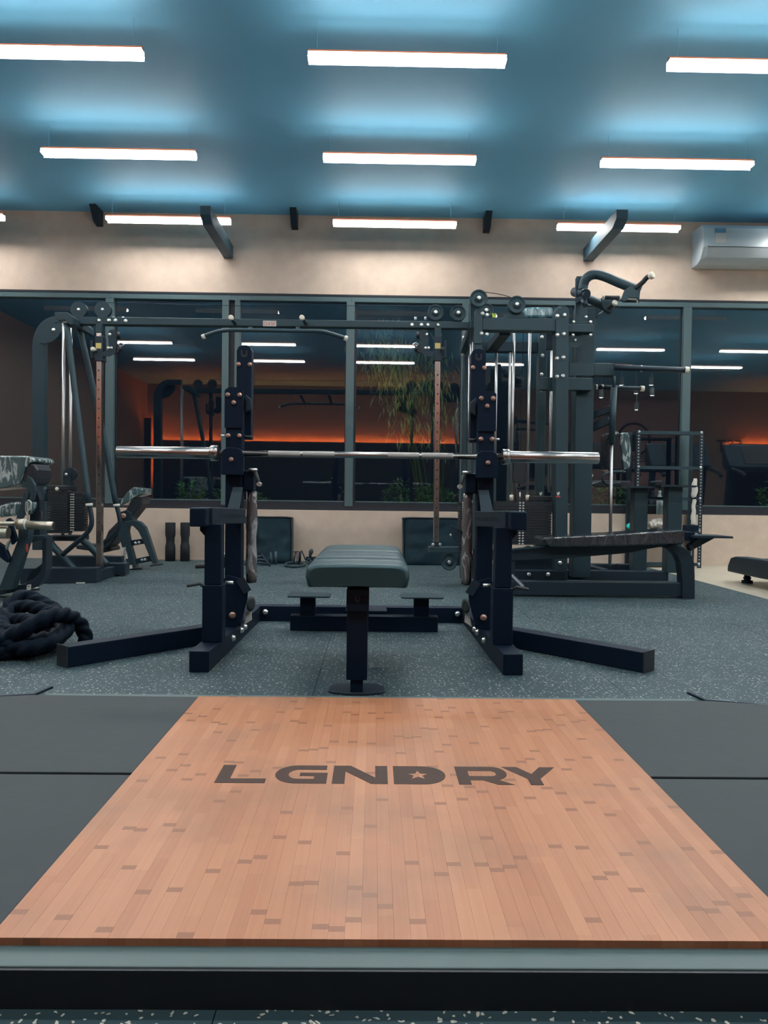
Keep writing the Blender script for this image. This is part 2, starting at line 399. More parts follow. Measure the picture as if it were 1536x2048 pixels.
# window band: one bay per pair of posts
mx = [XL, at(-130, 800, YW).x-1.1, at(-130, 800, YW).x, at(219, 800, YW).x, at(461, 800, YW).x, at(700, 800, YW).x, at(931, 800, YW).x, at(1155, 800, YW).x, at(1375, 720, YW).x]
while mx[-1] < XR-1.2: mx.append(mx[-1]+1.13)
mx.append(XR)
mx = sorted(mx)
for i in range(len(mx)-1):
    a, b = mx[i], mx[i+1]
    wide = abs(a-at(461, 800, YW).x) < 0.01
    o = bpy.data.objects.new('window_%d' % (i+1), None); COL.objects.link(o); o.location = ((a+b)/2, YW+0.03, ZS); ORG[o.name] = Vector(o.location)
    o['kind'] = 'structure'
    B('window_frame', 'frame', o, lambda m: (m.box(a, b, YW+0.005, YW+0.065, ZT-0.067, ZT-0.018),
        m.box(a-(0.085 if wide else 0.042), a-(0.022 if wide else -0.035), YW, YW+0.07, ZS+0.04, ZT-0.067),
        *([m.box(a+0.034, a+0.085, YW, YW+0.07, ZS+0.04, ZT-0.067)] if wide else [])), bevel=0.003)
    B('window_gasket', 'frame_dark', o, lambda m: (m.box(a, b, YW+0.012, YW+0.07, ZS, ZS+0.078), m.box(a, b, YW+0.001, YW+0.07, ZT-0.018, ZT),
        m.box(a-0.05, a+0.055, YW+0.045, YW+0.06, ZS+0.078, ZT-0.067)))
    B('sill_bead', 'frame', o, lambda m: m.box(a+0.06, b-0.05, YW+0.012, YW+0.04, ZS+0.080, ZS+0.090))
    B('window_pane', 'glass', o, lambda m: m.box(a+0.02, b-0.02, YW+0.048, YW+0.052, ZS+0.03, ZT-0.03))
# ceiling beam stubs at the window wall
for k, (pxa, pya, w_) in enumerate(((457, 517, 0.085), (1176, 523, 0.095))):
    p = at(pxa, pya, YW)
    struct('trim_%d' % (k+1), 'beampaint', lambda m: m.prism([(p.x-w_/2, YW, p.z), (p.x-w_/2, 6.40, p.z), (p.x-w_/2, 6.30, p.z+0.05), (p.x-w_/2, 6.30, p.z+0.12), (p.x-w_/2, YW, p.z+0.12)], (w_, 0, 0)), bevel=0.003)
for k, pxa in enumerate((590, 972, 200)):
    p = at(pxa, 455, YW)
    struct('trim_%d' % (k+3), 'slate_dark', lambda m: m.prism([(p.x-0.03, YW, ZC), (p.x-0.03, YW, ZC-0.14), (p.x-0.03, YW-0.10, ZC-0.12), (p.x-0.03, YW-0.2, ZC)], (0.06, 0, 0)))
# strip lights
LIGHTPOS = []
for y in (0.53, 2.10, 4.33, 5.60, 6.93):
    for x in (-3.87, -1.86, 0.155, 2.165, 4.17, 6.2, 8.2): LIGHTPOS.append((x, y))
ordc = {-3.87: 'far left', -1.86: 'left', 0.155: 'middle', 2.165: 'right', 4.17: 'far right', 6.2: 'outer right', 8.2: 'outermost right'}
ordr = {0.53: 'lower row mirrored in the windows', 2.10: 'upper row mirrored in the windows', 4.33: 'top row, nearest', 5.60: 'middle row', 6.93: 'lowest row, by the window wall'}
for x, y in LIGHTPOS:
    dx = 0.0 if y < 5 else (0.0 if y < 6 else 0.01)
    t = thing('strip_light', 'linear ceiling light, %s column, %s' % (ordc[x], ordr[y]), 'ceiling light', (x, y, ZC), 'linear ceiling lights')
    B('housing', 'housing', t, lambda m: m.box(x-0.55, x+0.55, y-0.012, y+0.012, 3.074, 3.092))
    B('cover', 'lamp_up', t, lambda m: m.box(x-0.55, x+0.55, y-0.029, y+0.029, 3.0525, 3.0735))
    B('diffuser', 'lamp', t, lambda m: m.box(x-0.55, x+0.55, y-0.029, y+0.029, 3.045, 3.052))
    if y > 4: B('added_light_blocker', 'acwhite', t, lambda m: m.box(x-0.55, x+0.55, y+0.030, y+0.033, 3.030, 3.085))  # added strip, blocks lamp light towards the upper wall and window reflection
    for s_ in (-0.5, 0.5): B('suspension_wire', 'ceiling', t, lambda m: m.cyl((x+s_, y, 3.092), (x+s_, y, ZC), 0.0015, n=6))
# rear wall: black panel with orange cove light, sign, spot rail (seen mirrored in the windows)
ZV = 2*YW-YB
def mir(px, py, Yr=YB):
    p = at(px, py, 2*YW-Yr); return Vector((p.x, Yr, p.z))
a, b = mir(318, 882), mir(918, 885)
for k, (xa, xb, zz) in enumerate(((a.x, b.x, (a.z+b.z)/2), (8.6, 10.3, 1.98))):
    r = thing('cove_panel', ('long black wall panel with orange cove light reflected in the window' if k == 0 else 'short black wall panel with orange cove light reflected at right edge'), 'wall panel', (xa, YB, 0))
    B('panel_board', 'panel', r, lambda m: (m.box(xa, xb, YB+0.005, YB+0.11, 0.0, zz-0.06), m.box(xa, xb, YB+0.11, YB+0.14, 0.0, zz)))
    B('led_strip', 'led', r, lambda m: m.box(xa+0.02, xb-0.02, YB+0.03, YB+0.06, zz-0.045, zz-0.035))
struct('trim_7', 'panel', lambda m: m.box(XL, XL+0.16, YB+0.22, YB+0.26, 0.0, 2.4))
B('corner_led', 'led', rear, lambda m: m.box(XL+0.03, XL+0.04, YB+0.16, YB+0.18, 0.9, 2.3))
struct('trim_6', 'taupe', lambda m: m.box(4.9, 7.6, YB, YB+0.06, 0, ZC-0.25))
c = mir(1268, 879)
sg = thing('wall_sign', 'round black emblem with curved horns and lettering, reflected in right window', 'sign', (c.x, YB+0.06, 1.3))
B('emblem_ring', 'black_print', sg, lambda m: m.tube([c+Vector((-0.39*math.cos(q), 0.075, 0.39*math.sin(q))) for q in [i*math.pi/20 for i in range(-9, 29)]], 0.028, 8))
B('emblem_head', 'black_print', sg, lambda m: m.prism([c+Vector((x_, 0.065, z_)) for x_, z_ in ((-0.22, 0.2), (-0.05, 0.12), (0.05, 0.12), (0.22, 0.2), (0.13, 0.02), (0.1, -0.22), (0, -0.3), (-0.1, -0.22), (-0.13, 0.02))], (0, 0.02, 0)))
B('emblem_eye', 'white', sg, lambda m: [m.lathe(c+Vector((s_*0.07, 0.086, 0.03)), (0, 1, 0), [(0, 0.02), (0.004, 0.02)], 10) for s_ in (-1, 1)])
def text_mesh(body, size, thick, name):
    cu = bpy.data.curves.new(name, 'FONT'); cu.body = body; cu.size = size; cu.extrude = thick; cu.align_x = 'CENTER'; cu.align_y = 'CENTER'
    ob = bpy.data.objects.new(name, cu); me = bpy.data.meshes.new_from_object(ob); bpy.data.objects.remove(ob); bpy.data.curves.remove(cu); return me
me = text_mesh('PRESSURE', 0.22, 0.006, 'sign_text'); me.materials.append(M['black_print'])
p = mir(1275, 918); inst(me, 'sign_lettering', sg, (p.x, YB+0.07, p.z), (math.radians(90), 0, math.radians(180)))
me = text_mesh('EST', 0.42, 0.01, 'est_text'); me.materials.append(M['black_print'])
p = mir(1462, 893)
o = bpy.data.objects.new('wall_lettering', me); COL.objects.link(o); o.location = (p.x, YB+0.012, p.z); o.rotation_euler = (math.radians(90), 0, math.radians(180))
tag(o, 'large black letters EST on rear wall, mirrored in right window', 'sign')
k = 0
for px, py, yy in ((1205, 790, -1.6), (1275, 782, -1.4), (1308, 786, -1.5), (1246, 765, -1.2), (1306, 765, -1.2), (1276, 815, -2.4)):
    p = mir(px, py, yy); k += 1
    t = thing('track_spotlight', 'small white track spotlight reflected in the right window, number %s from left' % ('one two three four five six'.split()[k-1]), 'spotlight', (p.x, yy, ZC), 'track spotlights mirrored in the glass')
    B('spot_body', 'acwhite', t, lambda m: (m.cyl((p.x, yy, ZC), (p.x, yy, p.z+0.12), 0.012, n=8), m.cyl((p.x, yy, p.z+0.12), (p.x+0.02, yy-0.06, p.z-0.02), 0.045, n=16)))
    B('spot_lens', 'spotface', t, lambda m: m.cyl((p.x+0.02, yy-0.06, p.z-0.021), (p.x+0.021, yy-0.063, p.z-0.03), 0.036, n=16))
# outside
struct('ground_outside', 'outdoor', lambda m: m.box(-14, 20, YW+0.15, 24, -0.2, 0.0))
pl = thing('planter_bed', 'long raised planting bed outside the window', 'planter', (1, 7.75, 0))
B('planter_box', 'outdoor', pl, lambda m: m.box(-5, 9.5, 7.55, 8.25, 0, 0.44)); B('soil', 'earth', pl, lambda m: m.box(-4.97, 9.47, 7.58, 8.22, 0.44, 0.46))
def leaf(m, base, d, L, wd):
    d = d.normalized(); s_ = d.cross(Vector((0, 0, 1)))
    if s_.length < 0.1: s_ = Vector((1, 0, 0))
    s_ = s_.normalized()*wd; t = base+d*L-Vector((0, 0, L*0.25)); md = base+d*L*0.45
    m.hull([base, md+s_, t, md-s_, md+Vector((0, 0, 0.003))], [(0, 1, 4), (1, 2, 4), (2, 3, 4), (3, 0, 4)])
def shrub(px0, px1, ytop, Y, label, n):
    x0, x1 = at(px0, 1000, Y).x, at(px1, 1000, Y).x; zt = at((px0+px1)/2, ytop, Y).z
    t = thing('leafy_plant', label, 'plant', ((x0+x1)/2, Y, 0.462), 'plants outside the window')
    st, fo = MB(), MB(); R = random.Random(int(px0))
    for i in range(n):
        u = (i+0.5)/n; x = x0+(x1-x0)*u+R.uniform(-.02, .02); y = Y+R.uniform(-.12, .12)
        h = (zt-0.46)*(0.55+0.45*(1-abs(2*u-1))*R.uniform(.8, 1.1)); q = Vector((x, y, 0.462)); tp = q+Vector((R.uniform(-.05, .05), R.uniform(-.03, .03), h))
        st.tube([q, (q+tp)/2+Vector((0.01, 0, 0)), tp], 0.0035, 5)
        for j in range(int(14+h*50)):
            f = R.uniform(.2, 1.0); a_ = R.uniform(0, 6.28); e_ = R.uniform(0.1, 1.0)
            leaf(fo, q.lerp(tp, f), Vector((math.cos(a_), math.sin(a_), e_+.35)), R.uniform(.05, .10), R.uniform(.006, .011))
    st.build('stem', 'stem', t); fo.build('foliage', 'leaf', t)
for a_ in ((350, 412, 956, 7.85, 'feathery green plant outside glass, left of the rack upright', 7), (432, 448, 972, 7.8, 'small plant outside, beside the double window post', 3),
           (498, 530, 985, 7.8, 'low plant outside, just right of the left rack upright', 3), (765, 818, 955, 7.85, 'green plant outside right of the central window post', 6),
           (826, 872, 962, 7.85, 'bushy plant outside, left of the orange-lit chrome column', 6), (880, 912, 972, 7.85, 'small plant outside, right of the orange-lit chrome column', 4),
           (1178, 1262, 962, 7.9, 'dense plants outside behind the seated machine', 11), (1512, 1580, 955, 7.8, 'plant outside at the right edge', 6), (20, 60, 1000, 7.8, 'low plant outside behind the bench at far left', 3)): shrub(*a_)
tr = thing('bamboo_tree', 'drooping leafy tree outside the window, dimly lit', 'tree', (0.6, 9.6, 0))
st, fo = MB(), MB(); R = random.Random(3)
for i in range(9):
    px, py = R.uniform(745, 905), R.uniform(675, 740)
    b0 = Vector((0.75+R.uniform(-.15, .15), 9.6, 0)); tp = at(px, py, R.uniform(9.0, 9.9))
    pts = smooth([b0, b0.lerp(tp, .5)+Vector((0.05, 0, .1)), tp, tp+Vector((R.uniform(-.3, .3), 0, -R.uniform(.2, .45)))], 6)
    st.tube(pts, 0.012, 5, r2=0.003)
    for j in range(130):
        q = pts[R.randrange(len(pts)*2//5, len(pts))]+Vector((R.gauss(0, .13), R.gauss(0, .15), R.gauss(0, .13)))
        leaf(fo, q, Vector((R.uniform(-1, 1), R.uniform(-1, .3), -1.2)), R.uniform(.08, .16), R.uniform(.006, .011))
st.build('branch', 'stem', tr); fo.build('foliage', 'leaf2', tr)

# air conditioner
def air_con():
    p0 = at(1406, 447, 7.05); p1 = at(1395, 522, 7.05); x0, x1 = p0.x, p0.x+1.05; zt, zb = p0.z, p1.z
    t = thing('air_conditioner', 'white split air conditioner high on the window wall', 'air conditioner', (x0+0.5, YW, zb))
    prof = [(YW, zt), (7.08, zt), (7.045, zt-0.04), (7.04, zb+0.13), (7.10, zb+0.03), (7.16, zb), (YW, zb)]
    B('body', 'acwhite', t, lambda m: m.prism([(x0, y, z) for y, z in prof], (x1-x0, 0, 0)), bevel=0.008)
    B('air_flap', 'acwhite', t, lambda m: m.hull([(x0+0.04, 7.036, zb+0.125), (x1-0.04, 7.036, zb+0.125), (x1-0.04, 7.08, zb+0.045), (x0+0.04, 7.08, zb+0.045), (x0+0.04, 7.046, zb+0.129), (x1-0.04, 7.046, zb+0.129), (x1-0.04, 7.09, zb+0.049), (x0+0.04, 7.09, zb+0.049)], [(0, 1, 2, 3), (7, 6, 5, 4), (0, 4, 5, 1), (3, 2, 6, 7), (0, 3, 7, 4), (1, 5, 6, 2)]))
    B('flap_gap', 'slate_dark', t, lambda m: m.box(x0+0.04, x1-0.04, 7.036, 7.042, zb+0.128, zb+0.133))
    B('energy_label', 'acblue', t, lambda m: m.pb(1431, 456, 1452, 465, 7.037, 0.004))
    B('energy_label', 'white', t, lambda m: m.pb(1431, 466, 1452, 486, 7.037, 0.004))
air_con()
# black tape line at foot of the window wall (right)
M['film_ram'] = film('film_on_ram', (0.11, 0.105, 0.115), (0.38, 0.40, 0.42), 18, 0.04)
# ================================================================== LIFTING PLATFORM
def platform():
    Yn, Yf = 0.974, 2.150; zt = 0.060
    xl, xr = gnd(393, 1398, zt).x, gnd(1150, 1400, zt).x
    t = thing('lifting_platform', 'lifting platform with wooden LGNDRY centre board and black rubber side mats', 'platform', (0.0, 1.5, 0))
    zf = 0.050
    B('front_rail', 'steel', t, lambda m: m.box(-1.02, 1.02, 0.931, Yn+0.004, 0.010, zf), bevel=0.002)
    B('front_face', 'steel_shaded', t, lambda m: m.box(-1.02, 1.02, 0.926, 0.9305, 0.0, zf-0.002))  # thin sheet over the rail, shade of its front put into the colour
    B('rear_rail', 'steel', t, lambda m: m.box(gnd(74, 1392, zf).x, gnd(1461, 1400, zf).x, Yf+0.012, Yf+0.055, 0.0, zf), bevel=0.002)
    B('base_board', 'black', t, lambda m: m.box(-1.0, 1.0, Yn+0.006, Yf+0.01, 0.0, 0.036))
    n = 49; wd = (xr-xl)/n
    me = mesh_of(lambda m: m.prism([(0.0, 0, -0.022), (wd-0.0002, 0, -0.022), (wd-0.0002, Yf-Yn, -0.022), (0.0, Yf-Yn, -0.022)], (0, 0, 0.022)), 'bamboo', 'bamboo_strip')
    for i in range(n): inst(me, 'bamboo_strip', t, (xl+i*wd, Yn, zt-random.uniform(0, 0.0002)))
    # side mats, two per side; corners curl and stand proud of the rail
    zm = 0.056
    for s_, xe in ((-1, xl-0.004), (1, xr+0.004)):
        xo = s_*1.34
        ys_ = 1.565
        def rear(m):
            pts = [(xe, ys_+0.003), (xo, ys_+0.003)]
            pts += [(xo, 1.97), (xo*0.93, 2.06), (s_*1.06, 2.14), (s_*0.955, 2.165), (xe, 2.158)]
            m.prism([(a, b, 0.037) for a, b in pts], (0, 0, zm-0.037))
        B('rubber_mat', 'mat', t, rear, bevel=0.002)
        B('rubber_mat', 'mat', t, lambda m: m.box(min(xe, xo), max(xe, xo), Yn+0.005, ys_-0.003, 0.037, zm-0.002), bevel=0.003)
        B('mat_corner_strip', 'black', t, lambda m: (m.beam((s_*0.955, 2.168, 0.054), (s_*0.93, 2.235, 0.060), 0.010, 0.006), m.tube([(s_*0.955, 2.171, 0.052), (s_*1.06, 2.148, 0.050), (s_*1.22, 2.08, 0.046), (s_*1.33, 1.985, 0.042)], 0.006, 6)))
    # lettering: flat stain let into the board
    Z0, Z1 = 1.504, 1.604; H = Z1-Z0
    def cur(splines, name):
        cu = bpy.data.curves.new(name, 'CURVE'); cu.dimensions = '2D'; cu.fill_mode = 'BOTH'; cu.extrude = 0.0002; cu.resolution_u = 1
        for sp in splines:
            s2 = cu.splines.new('POLY'); s2.points.add(len(sp)-1); s2.use_cyclic_u = True
            for q, (a, b) in zip(s2.points, sp): q.co = (a, b, 0, 1)
        ob = bpy.data.objects.new(name, cu); me = bpy.data.meshes.new_from_object(ob); bpy.data.objects.remove(ob); return me
    def arc(cx, cy, rx, ry, a0, a1, n=10): return [(cx+rx*math.cos(math.radians(a0+(a1-a0)*i/n)), cy+ry*math.sin(math.radians(a0+(a1-a0)*i/n))) for i in range(n+1)]
    k = 0.026
    letters = []
    letters.append(('L', -0.311, 0.099, [[(0, 0), (.099, 0), (.099, .024), (.027, .024), (.027, H), (0, H)]]))
    w_ = 0.106
    letters.append(('G', -0.197, w_, [arc(.045, .05, .045, .05, 270, 90, 14)+[(w_-.003, H), (w_-.003, H-.024)]+arc(.047, .05, .020, .026, 90, 270, 10)+[(w_-.026, .024), (w_-.026, .040), (.050, .040), (.050, .058), (w_, .058), (w_, 0)]]))
    w_ = 0.111
    letters.append(('N', -0.080, w_, [[(0, 0), (.025, 0), (.025, .068), (.078, 0), (w_, 0), (w_, H), (w_-.025, H), (w_-.025, .034), (.035, H), (0, H)]]))
    w_ = 0.106; st = []
    for i in range(10):
        r_ = 0.023 if i % 2 == 0 else 0.0095; a_ = math.radians(90+36*i); st.append((.050+r_*math.cos(a_), .050+r_*1.12*math.sin(a_)))
    letters.append(('D', 0.043, w_, [[(0, 0)]+arc(.060, .05, .046, .05, -90, 90, 14)+[(0, H)], st]))
    w_ = 0.104
    letters.append(('R', 0.172, w_, [[(0, 0), (.025, 0), (.025, .024), (.050, .024), (.078, 0), (w_+.006, 0), (.083, .026)]+arc(.074, .063, .030, .037, -55, 90, 10)+[(0, H)],
        [(.025, .046)]+arc(.072, .061, .010, .015, -90, 90, 6)+[(.025, .076)]]))
    w_ = 0.112
    letters.append(('Y', 0.271, w_, [[(.043, 0), (.069, 0), (.069, .034), (w_, H), (w_-.032, H), (.056, .060), (.032, H), (0, H), (.043, .034)]]))
    for nm, x0, w2, sp in letters:
        me = cur(sp, 'letter_'+nm); me.materials.append(M['logo'])
        inst(me, 'letter', t, (x0+0.003, Z0, zt+0.0003))
platform()

# ================================================================== BATTLE ROPE
def rope():
    def g(px, py, Y): return at(px, py, Y)
    R = random.Random(5); pts = []
    def coil(cx, cy, rx, ry, z, a0, a1, n=14, tilt=0.0):
        for i in range(n):
            a = math.radians(a0+(a1-a0)*i/n); pts.append(Vector((cx+rx*math.cos(a), cy+ry*math.sin(a), z+tilt*math.cos(a)+0.012*math.sin(3*a))))
    coil(-1.62, 3.02, .36, .24, .030, -60, 250, 12)
    coil(-1.66, 3.05, .30, .20, .085, 250, 620, 14)
    coil(-1.58, 3.03, .34, .22, .10, -100, 240, 12, -0.03)
    for q in ((13, 1290, 2.86), (52, 1297, 2.84), (98, 1286, 2.86), (124, 1268, 2.95), (138, 1248, 3.05), (120, 1234, 3.16), (91, 1222, 3.24), (60, 1214, 3.28), (30, 1217, 3.30), (8, 1240, 3.22), (10, 1262, 3.1), (40, 1262, 3.02), (72, 1250, 2.98), (98, 1236, 3.12)): pts.append(g(*q))
    for q in ((112, 1222, 3.34), (91, 1209, 3.38), (66, 1196, 3.4), (45, 1192, 3.4), (23, 1205, 3.36), (8, 1228, 3.3), (-10, 1262, 3.1), (-20, 1290, 2.95), (10, 1280, 2.88), (32, 1268, 2.86), (52, 1258, 2.86), (78, 1242, 2.88), (104, 1231, 2.92), (130, 1230, 2.98), (152, 1240, 3.04), (167, 1260, 3.07), (171, 1283, 3.07)): pts.append(g(*q))
    for q in pts: q.z = max(q.z, 0.031)
    sp = smooth(pts, 14); L = [0.0]
    for a, b in zip(sp, sp[1:]): L.append(L[-1]+(b-a).length)
    # resample evenly
    out = []; step = 0.011; d = 0.0; i = 0
    while d < L[-1] and i < len(sp)-1:
        while i < len(sp)-2 and L[i+1] < d: i += 1
        f = (d-L[i])/max(1e-6, L[i+1]-L[i]); out.append(sp[i].lerp(sp[i+1], min(1, f))); d += step
    pitch = 0.105
    def prof(k, n, i, r, a):
        ph = a*3 - 2*math.pi*3*(i*step)/(pitch*1.6)
        return r*(0.62+0.42*abs(math.cos(ph/2))**0.8), a
    m = MB(); m.tube(out, 0.030, 24, prof=prof)
    loc = Vector((-1.6, 3.0, 0)); o = m.build('battle_rope', 'rope', loc=loc)
    tag(o, 'thick twisted black battle rope coiled in a heap on the floor', 'rope')
M['rope'] = simple('black_rope', (0.003, 0.006, 0.014), 0.75, spec=0.2, tint=(0.5, 0.8, 1.0), noise=0.3, scale=120, bump=0.3)
rope()

# ================================================================== COMBO RACK
def rack():
    XC = -0.055
    t = thing('combo_rack', 'black bench-press combo rack with two uprights and splayed floor feet', 'rack', (XC, 3.2, 0))
    b_ = 0.003
    for s in (-1, 1):
        X = lambda v: XC+s*v
        fx = 0.552
        B('foot_beam', 'black', t, lambda m: m.beam((X(fx), 2.69, 0.0375), (X(0.535), 3.79, 0.0375), 0.070, 0.075), bevel=b_)
        st = B('stabilizer', 'black', t, lambda m: m.beam((X(0.60), 3.28, 0.0375), (X(1.055), 2.765, 0.0375), 0.070, 0.075), bevel=b_)
        d = (Vector((X(1.055), 2.765, 0))-Vector((X(0.60), 3.28, 0))).normalized(); e0 = Vector((X(1.055), 2.765, 0.0385))
        m = MB(); m.beam(e0+d*0.001, e0+d*0.006, 0.074, 0.079); m.build('end_cap', 'plate', st)
        # outer post in its sleeve
        sl = B('post_sleeve', 'black', t, lambda m: m.box(X(0.541)-0.037, X(0.541)+0.037, 2.85, 2.925, 0.0755, 0.288), bevel=b_)
        po = B('spotter_post', 'black', t, lambda m: m.box(X(0.541)-0.031, X(0.541)+0.031, 2.856, 2.918, 0.289, 0.515), bevel=b_)
        m = MB(); m.prism([(X(0.572), 2.86, 0.506), (X(0.590), 2.86, 0.506), (X(0.590), 2.86, 0.490), (X(0.572), 2.86, 0.470)], (0, 0.05, 0)); m.build('gusset', 'black', po)
        m = MB(); zc = 0.290
        m.cyl((X(0.500), 2.888, zc+0.004), (X(0.470), 2.888, zc+0.004), 0.006, n=10); m.build('lock_pin', 'bolt', sl)
        m = MB(); m.tube([(X(0.575), 2.87, zc-0.012), (X(0.590), 2.86, zc+0.002), (X(0.635), 2.85, zc-0.006)], 0.006, 8); m.build('lock_lever', 'grip', sl)
        # safety arm: long perforated channel from the upright out to the post top
        P0 = Vector((X(0.500), 3.19, 0.536)); P1 = Vector((X(0.572), 2.875, 0.545))
        ar = B('safety_arm', 'slate_dark', t, lambda m: m.beam(P0, P1, 0.055, 0.062), bevel=b_)
        hb = MB(); dd = (P1-P0).normalized(); sd = Vector((-s, 0, 0)); sd = (sd-dd*sd.dot(dd)).normalized()
        for j in range(11):
            q = P0+dd*(0.03+0.022*j)+sd*0.0278; hb.beam(q-Vector((0, 0, 0.008)), q+Vector((0, 0, 0.006)), 0.006, 0.002, up=sd)
        hb.build('slot', 'plate', ar)
        B('arm_block', 'black', t, lambda m: m.box(X(0.585)-0.030, X(0.585)+0.030, 2.80, 2.872, 0.506, 0.575), bevel=0.005)
        B('arm_bracket', 'slate_dark', t, lambda m: m.hull([(X(0.545), 3.165, 0.568), (X(0.495), 3.165, 0.568), (X(0.488), 3.20, 0.655), (X(0.530), 3.20, 0.655), (X(0.545), 3.155, 0.568), (X(0.495), 3.155, 0.568), (X(0.488), 3.19, 0.655), (X(0.530), 3.19, 0.655)], [(0, 1, 2, 3), (7, 6, 5, 4), (0, 4, 5, 1), (1, 5, 6, 2), (2, 6, 7, 3), (3, 7, 4, 0)]))
        # upright (outer tube) with stepped base cheek
        ux = 0.530 if s < 0 else 0.520
        up = B('upright', 'black', t, lambda m: m.box(X(ux)-0.034, X(ux)+0.034, 3.205, 3.275, 0.076, 1.030), bevel=b_)
        m = MB(); m.prism([(X(ux)+x_, 3.198, z_) for x_, z_ in ((-0.038, 0.90), (0.038, 0.90), (0.038, 1.055), (0.022, 1.068), (-0.022, 1.068), (-0.038, 1.055))], (0, 0.006, 0)); m.build('front_plate', 'black', up)
        it = B('inner_tube', 'black', t, lambda m: m.prism([(X(ux-0.027)+x_, 3.282, z_) for x_, z_ in ((-0.032, 0.86), (0.032, 0.86), (0.032, 1.235), (0.024, 1.252), (0.010, 1.258), (-0.010, 1.258), (-0.024, 1.252), (-0.032, 1.235))], (0, 0.058, 0)), bevel=0.002)
        m = MB(); u_ = X(ux-0.027)
        m.prism([(u_+a_, 3.281, z_) for a_, z_ in ((-.014, 1.236), (-.014, 1.215), (-.008, 1.206), (.008, 1.206), (.014, 1.215), (.014, 1.236), (.007, 1.236), (.007, 1.218), (-.007, 1.218), (-.007, 1.236))], (0, -0.0012, 0)); m.build('stamped_emblem', 'plate', it)
        B('side_pawl', 'slate_dark', t, lambda m: m.prism([(X(ux-0.040), 3.25, 1.045), (X(ux-0.062), 3.25, 1.025), (X(ux-0.066), 3.25, 0.985), (X(ux-0.040), 3.25, 0.97)], (0, 0.02, 0)), bevel=0.002)
        for a_, z_ in ((-0.024, 1.176), (0.024, 1.176)): inst(BOLTC, 'bolt', t, (u_+a_, 3.281, z_), None)
        for a_, z_ in ((-0.025, 1.036), (0.024, 1.036), (0.0, 1.004)): inst(BOLTC, 'bolt', t, (X(ux)+a_, 3.196, z_))
        for a_ in (-0.023, 0.023): inst(BOLTC, 'bolt', t, (X(ux)+a_, 3.203, 0.868))
        B('pop_pin', 'bolt', t, lambda m: m.cyl((X(ux+0.034), 3.235, 0.870), (X(ux+0.060), 3.235, 0.870), 0.004, n=8))
        B('pop_lever', 'grip', t, lambda m: m.tube([(X(ux-0.034), 3.235, 0.870), (X(ux-0.052), 3.235, 0.866), (X(ux-0.074), 3.23, 0.867)], 0.0045, 8))
        # bar cradle in front of the bar
        B('bar_cradle', 'black', t, lambda m: (m.prism([(X(ux)+x_-s*0.004, 3.150, z_) for x_, z_ in ((-0.045, 0.705), (0.045, 0.705), (0.045, 0.79), (0.038, 0.806), (0.022, 0.815), (-0.022, 0.815), (-0.038, 0.806), (-0.045, 0.79))], (0, 0.014, 0)),
            m.box(X(ux)-0.040, X(ux)+0.040, 3.165, 3.2035, 0.705, 0.755)), bevel=0.002)
        inst(BOLTC, 'bolt', t, (X(ux), 3.149, 0.767))
        # lift handle inside
        B('crank_housing', 'black', t, lambda m: m.box(min(X(ux-0.036), X(ux-0.082)), max(X(ux-0.036), X(ux-0.082)), 3.22, 3.28, 0.640, 0.725), bevel=0.006)
        cr = B('crank_arm', 'grip', t, lambda m: m.tube([(X(ux-0.083), 3.22, 0.722), (X(ux-0.094), 3.20, 0.71), (X(ux-0.112), 3.18, 0.668)], 0.008, 8))
        m = MB(); m.cyl((X(ux-0.062), 3.21, 0.728), (X(ux-0.098), 3.205, 0.728), 0.006, n=10); m.cyl((X(ux-0.112), 3.19, 0.668), (X(ux-0.112), 3.15, 0.668), 0.009, n=12); m.build('crank_bolt', 'bolt', cr)
        # film-wrapped jack ram behind
        ra = B('jack_ram', 'redpost', t, lambda m: m.cyl((X(ux-0.062), 3.27, 0.250), (X(ux-0.062), 3.27, 0.64), 0.018, n=18))
        m = MB(); m.tube([(X(ux-0.068)+random.uniform(-.003, .003), 3.268, 0.255+0.385*i/14) for i in range(15)], 0.02, 12, radii=[0.019+random.uniform(0, .005) for _ in range(15)]); m.build('film_wrap', 'film_ram', ra)
        # base cheek plates and foot pedal
        def cheek(m):
            a = lambda dx, z: (X(ux-dx), 3.19, z)
            m.prism([a(-0.045, 0.076), a(0.025, 0.076), a(0.045, 0.12), a(0.064, 0.19), a(0.066, 0.222), a(0.034, 0.275), a(-0.020, 0.290), a(-0.045, 0.262)], (0, 0.010, 0))
        B('base_cheek', 'black', t, cheek, bevel=0.002)
        B('cheek_flange', 'slate_dark', t, lambda m: m.beam((X(ux-0.034), 3.18, 0.276), (X(ux-0.067), 3.18, 0.222), 0.035, 0.006, up=(0, 1, 0)))
        B('pivot_bolt', 'copper', t, lambda m: m.lathe((X(ux-0.004), 3.189, 0.124), (0, -1, 0), [(0, 0.014), (0.008, 0.014), (0.011, 0.006)], 20))
        B('foot_pedal', 'grip', t, lambda m: m.lathe((X(ux-0.080), 3.20, 0.170), (s*0.9, 0.45, 0), [(0, 0.020), (0.004, 0.032), (0.009, 0.020)], 20))
        B('plastic_sleeve', 'white', t, lambda m: m.prism([(X(ux-0.048), 3.215, 0.08), (X(ux-0.078), 3.215, 0.10), (X(ux-0.075), 3.215, 0.15), (X(ux-0.064), 3.215, 0.165)], (0, 0.01, 0)))
        # bolts on inner side of foot beam
        for y_, z_ in ((3.10, 0.045), (3.28, 0.045), (3.36, 0.045)):
            inst(BOLT, 'bolt', t, (X(0.552-0.036-(y_-2.69)*0.0155), y_, z_), (0, 0, math.radians(-90 if s < 0 else 90)*-1))
        inst(BOLT, 'bolt', t, (X(0.475), 3.788, 0.045))
